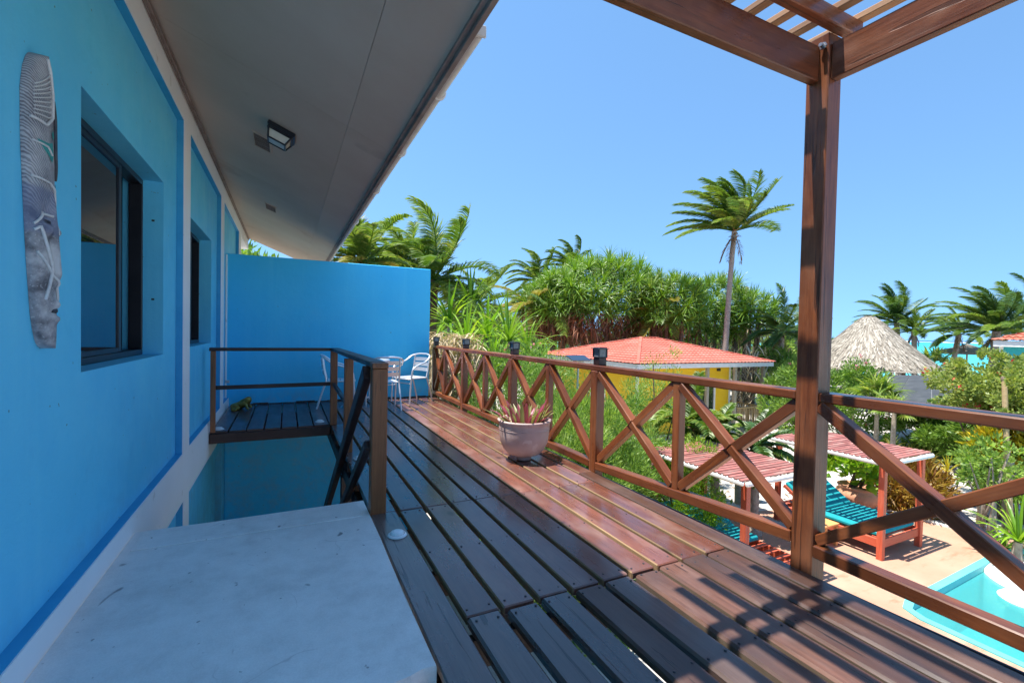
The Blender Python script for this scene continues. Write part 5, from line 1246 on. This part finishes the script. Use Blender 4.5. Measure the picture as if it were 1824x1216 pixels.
o = obj('dead_leaves', hang_mesh(62, 1900, .62, .8, 1.25, .9, .04), M['dead_pale'], t, Matrix.Translation((c7.x,c7.y,.05))); o['kind'] = 'stuff'; b = MB(); b.tube([(c7.x,c7.y,G),(c7.x,c7.y,.4)], [.14,.08], 8); b.build('trunk', M['trunk_dark'], t)
# ---- strap leaved plants left of the pandanus
for i, (x, y, D, s_, l) in enumerate(((800,560,14.5,1.0,'strap leaved plant beside the end of the blue wall'), (838,540,15.5,1.1,'tall strap leaved plant under the drooping palm'), (868,585,13.5,1.0,'bright strap leaved plant behind the far railing posts'),
        (905,590,13.0,1.0,'grassy strap leaved plant left of the red roof'), (880,640,12.0,.8,'low strap leaved plant behind the third railing lantern'), (940,610,14.5,1.0,'strap leaved plant below the yellowing palm'), (830,600,12.6,.9,'strap leaved plant above the heap of dead leaves'), (960,640,15.5,.9,'strap leaved plant at the left corner of the red roof'))):
    p = at(x,y,D); agave('strap_plant', l, 'plant', (p.x,p.y,G), ROS_BIG[i%3], M['pandanus' if i % 2 else 'bright_leaf'], s_, i, 'strap leaved plants beyond the railing', stem=p.z-G-.3)
# ---- oleander bushes beyond the railing
OL = [('oleander',9.8,4.6,1.35,1.55,'feathery green bush behind the flower pot',905,650), ('olean_light',8.2,5.0,1.2,1.45,'light green bush right of the flower pot',1000,690), ('oleander',11.5,5.2,1.5,1.8,'tall oleander with pink flowers behind the third lantern',915,640),
      ('olean_light',10.2,5.6,1.25,1.75,'sunny oleander in front of the yellow bungalow',1085,690), ('oleander',8.6,6.2,.95,1.5,'oleander behind the second railing post',1075,720), ('oleander',13.2,7.2,1.5,1.8,'tall pink flowering oleander beside the left corner of the red roof',965,665),
      ('olean_light',11.4,7.4,1.15,1.75,'wispy light green oleander rising before the red roof',1165,690), ('bush_dark',7.4,6.6,.7,1.15,'dark green bush left of the near daybed canopy',1085,800), ('oleander',12.8,8.5,1.2,1.35,'leafy bush below the yellow wall',1060,700),
      ('olean_light',6.6,4.4,.9,1.0,'low light green bush under the railing bay right of the pot',1020,790), ('oleander',13.6,9.5,1.1,1.2,'bush at the foot of the yellow wall beneath the window',1215,735), ('bright_leaf',9.6,7.9,.85,.9,'bright green bush beside the near daybed',1215,800)]
for i, (mt, D, h, r_, rz_s, l, x, y) in enumerate(OL):
    p = gx(x, y, D); top = {0:612,1:668,2:600,3:695,4:700,5:622,6:632,7:760,8:712,9:750,10:775,11:785}[i]
    H_ = at(x, top, D).z - G; sh = (r_, r_, H_*.52)
    shrub('oleander_bush', l, 'bush', p, sh, M[mt], 9000 if i == 6 else (22000 if i in (0,1,3,4,9) else 16000), .10, .017, 200+i, 'pink_flower' if mt == 'oleander' else None, 26, .03, 9, 'oleander bushes beyond the railing', lift=H_*.49, clumps=90, cr=.20, up=.55, hollow=.35)
# ---- shrubs and hedges on the right
for i, (x, y, D, top, r_, mt, fl, l) in enumerate(((1392,660,29,618,1.3,'oleander','pink_flower','oleander left of the main deck post'), (1522,690,24,642,1.35,'oleander','pink_flower','pink flowering bush in front of the thatched hut'), (1440,700,22,650,1.6,'bush_dark',None,'green bush behind the main deck post'),
        (1650,765,22,722,1.1,'bush_dark',None,'dark leafy hedge behind the sand path'), (1722,765,21,718,1.1,'bush_dark',None,'dark hedge behind the yellow croton'), (1795,770,20,705,1.4,'bush_dark',None,'dark bush at the right edge behind the pole'),
        (1668,690,34,662,.9,'bright_leaf',None,'bright bush between the hut and the shade net'), (1825,700,24,668,1.5,'bush_dark',None,'green bush below the teal house'))):
    p = gx(x, y, D); H_ = at(x, top, D).z - G; shrub('garden_bush', l, 'bush', p, (r_,r_,H_*.52), M[mt], 9000, .17, .05, 300+i, fl, 30, .06, 7, 'bushes in the right garden', lift=H_*.49, clumps=60, cr=.22, up=.4)
p = gx(1772,690,16.5); H_ = at(1772,690,16.5).z-G
shrub('bougainvillea', 'large bougainvillea with red flowers above the right railing', 'bush', p, (1.35,1.2,.85), M['bougain'], 12000, .10, .055, 330, 'red_flower', 22, .05, 10, lift=H_, clumps=110, cr=.17, up=.3, hollow=.25)
p = gx(1850,690,15.5); shrub('bougainvillea', 'bougainvillea branch reaching in at the right edge', 'bush', p, (1.0,1.1,.9), M['bougain'], 9000, .10, .055, 331, 'red_flower', 6, .05, 8, lift=H_-.1, clumps=60, cr=.18, up=.3, hollow=.25)
p = gx(1800,850,15.6); shrub('croton_bush', 'bright yellow croton bush behind the leaning pole', 'bush', p, (.85,.8,.5), M['croton_yellow'], 2600, .22, .07, 340, None, lift=1.85, clumps=34, up=.6)
p = gx(1775,870,15.2); shrub('garden_bush', 'open light green shrub beside the path lantern', 'bush', p, (.62,.6,.7), M['olean_light'], 2600, .11, .05, 341, None, stems=4, lift=1.1, clumps=48, cr=.2)
p = gx(1757,938,14.0); shrub('garden_bush', 'small crooked tree with sparse leaves in the white sand', 'bush', p, (.6,.6,.6), M['olean_light'], 900, .12, .06, 342, None, lift=1.5, clumps=26, cr=.2, stems=9, stem_mat='trunk')
p = gx(1815,935,12.9); agave('yucca', 'spiky yellow green yucca at the right edge of the sand', 'plant', p, ROS[2], M['bright_leaf'], .75, 3, stem=.35)
p = gx(1790,925,13.4); agave('yucca', 'small spiky plant with a red flower beside the grey post', 'plant', p, ROS_SMALL[1], M['palm_light'], .9, 5)
for i, (x, y, D, s_, l) in enumerate(((1562,745,21,.85,'fan palm with drooping leaves under the railing'), (1592,760,19,.6,'smaller fan palm in front of the dark hedge'), (1662,645,40,1.2,'bright fan palm between the hut and the palms by the sea'))):
    p = gx(x, y, D); o = agave('fan_palm', l, 'palm', p, FAN[i%2], M['palm_light'], s_, i, 'fan palms in the right garden', stem=max(.3, at(x, (715,735,655)[i], D).z-G))
for i, (x, y, D, l) in enumerate(((1625,770,19,'variegated rosette plant left of the hedge foot'), (1655,778,18.5,'variegated rosette plant in the middle of the hedge foot'), (1690,785,18,'variegated rosette plant right at the hedge foot'), (1590,775,20,'small rosette plant at the edge of the grey path'))):
    agave('rosette_plant', l, 'plant', gx(x,y,D,), ROS[i%5], M['croton_yellow' if i == 2 else 'palm_yellow'], .42, i, 'rosette plants along the hedge', stem=.35)
# ---- far woods on the landward side
FW = []
for i, (x, D, top, r_) in enumerate(((700,34,520,4),(790,38,560,4.5),(850,42,565,5),(910,40,572,4.5),(1000,44,560,5),(1150,40,560,4.5),(1240,40,565,4.5),(1350,44,592,4),(1405,50,596,4),(1455,52,602,4),(640,30,520,4),(560,30,500,4),(480,28,470,4),(440,26,440,3.4))):
    p = gx(x, 620, D); H_ = at(x, top, D).z - G; key = ('far', i%4)
    shrub('far_tree', ['rounded','dense','broad','low'][i%4]+' green tree in the far wood, '+['behind the eave end','behind the blue wall end','left of the pandanus','behind the left strap plants','behind the pandanus left side','behind the pandanus middle','behind the small coconut palm','right of the tall palm','behind the low bushy palm','behind the main deck post','above the blue wall middle','above the blue wall left part','above the blue wall corner','beyond the far end of the soffit'][i], 'tree', p, (r_,r_*.9,H_*.5), M[('bush_dark','oleander','bush_dark','olean_light')[i%4]], 7000, .42, .13, 400+i, None, 0, 0, 6, 'trees of the far wood', lift=H_*.5, clumps=60, cr=.24, up=.3)
# ---- leaf litter and low ground cover between the bushes
g_ = np.random.default_rng(77); n = 9000
P = np.stack([g_.uniform(3.2,9.5,n), g_.uniform(4.5,14,n), np.full(n,G+.02)+g_.random(n)*.22],1); keep = (P[:,0] < 5.9) | (P[:,1] > 7.4); P = P[keep]; n = len(P)
a = g_.uniform(0,6.28,n); e_ = np.stack([np.cos(a),np.sin(a),g_.uniform(.1,.9,n)],1); s_ = np.stack([-np.sin(a),np.cos(a),np.zeros(n)],1); ln = g_.uniform(.08,.22,n)[:,None]
V = np.stack([P, P+e_*ln*.5+s_*.03, P+e_*ln, P+e_*ln*.5-s_*.03],1).reshape(-1,3)
o = obj('ground_cover', np_mesh('ground_cover', V, np.arange(4*n).reshape(-1,4)), M['oleander']); tag(o, 'low green ground cover between the bushes below the deck', 'ground cover', None, 'stuff')
n = 5000
P = np.stack([g_.uniform(8,34,n), g_.uniform(3.8,24,n), np.full(n,G+.012)],1); keep = ~((P[:,0] < 13.2) & (P[:,1] < 7.2)); P = P[keep]; n = len(P)
a = g_.uniform(0,6.28,n); e_ = np.stack([np.cos(a),np.sin(a),g_.uniform(-.05,.2,n)],1); s_ = np.stack([-np.sin(a),np.cos(a),np.zeros(n)],1); ln = g_.uniform(.05,.16,n)[:,None]
V = np.stack([P, P+e_*ln*.5+s_*.03, P+e_*ln, P+e_*ln*.5-s_*.03],1).reshape(-1,3)
o = obj('leaf_litter', np_mesh('leaf_litter', V, np.arange(4*n).reshape(-1,4)), M['fibre']); tag(o, 'dry brown leaf litter scattered over the white sand', 'leaf litter', None, 'stuff')
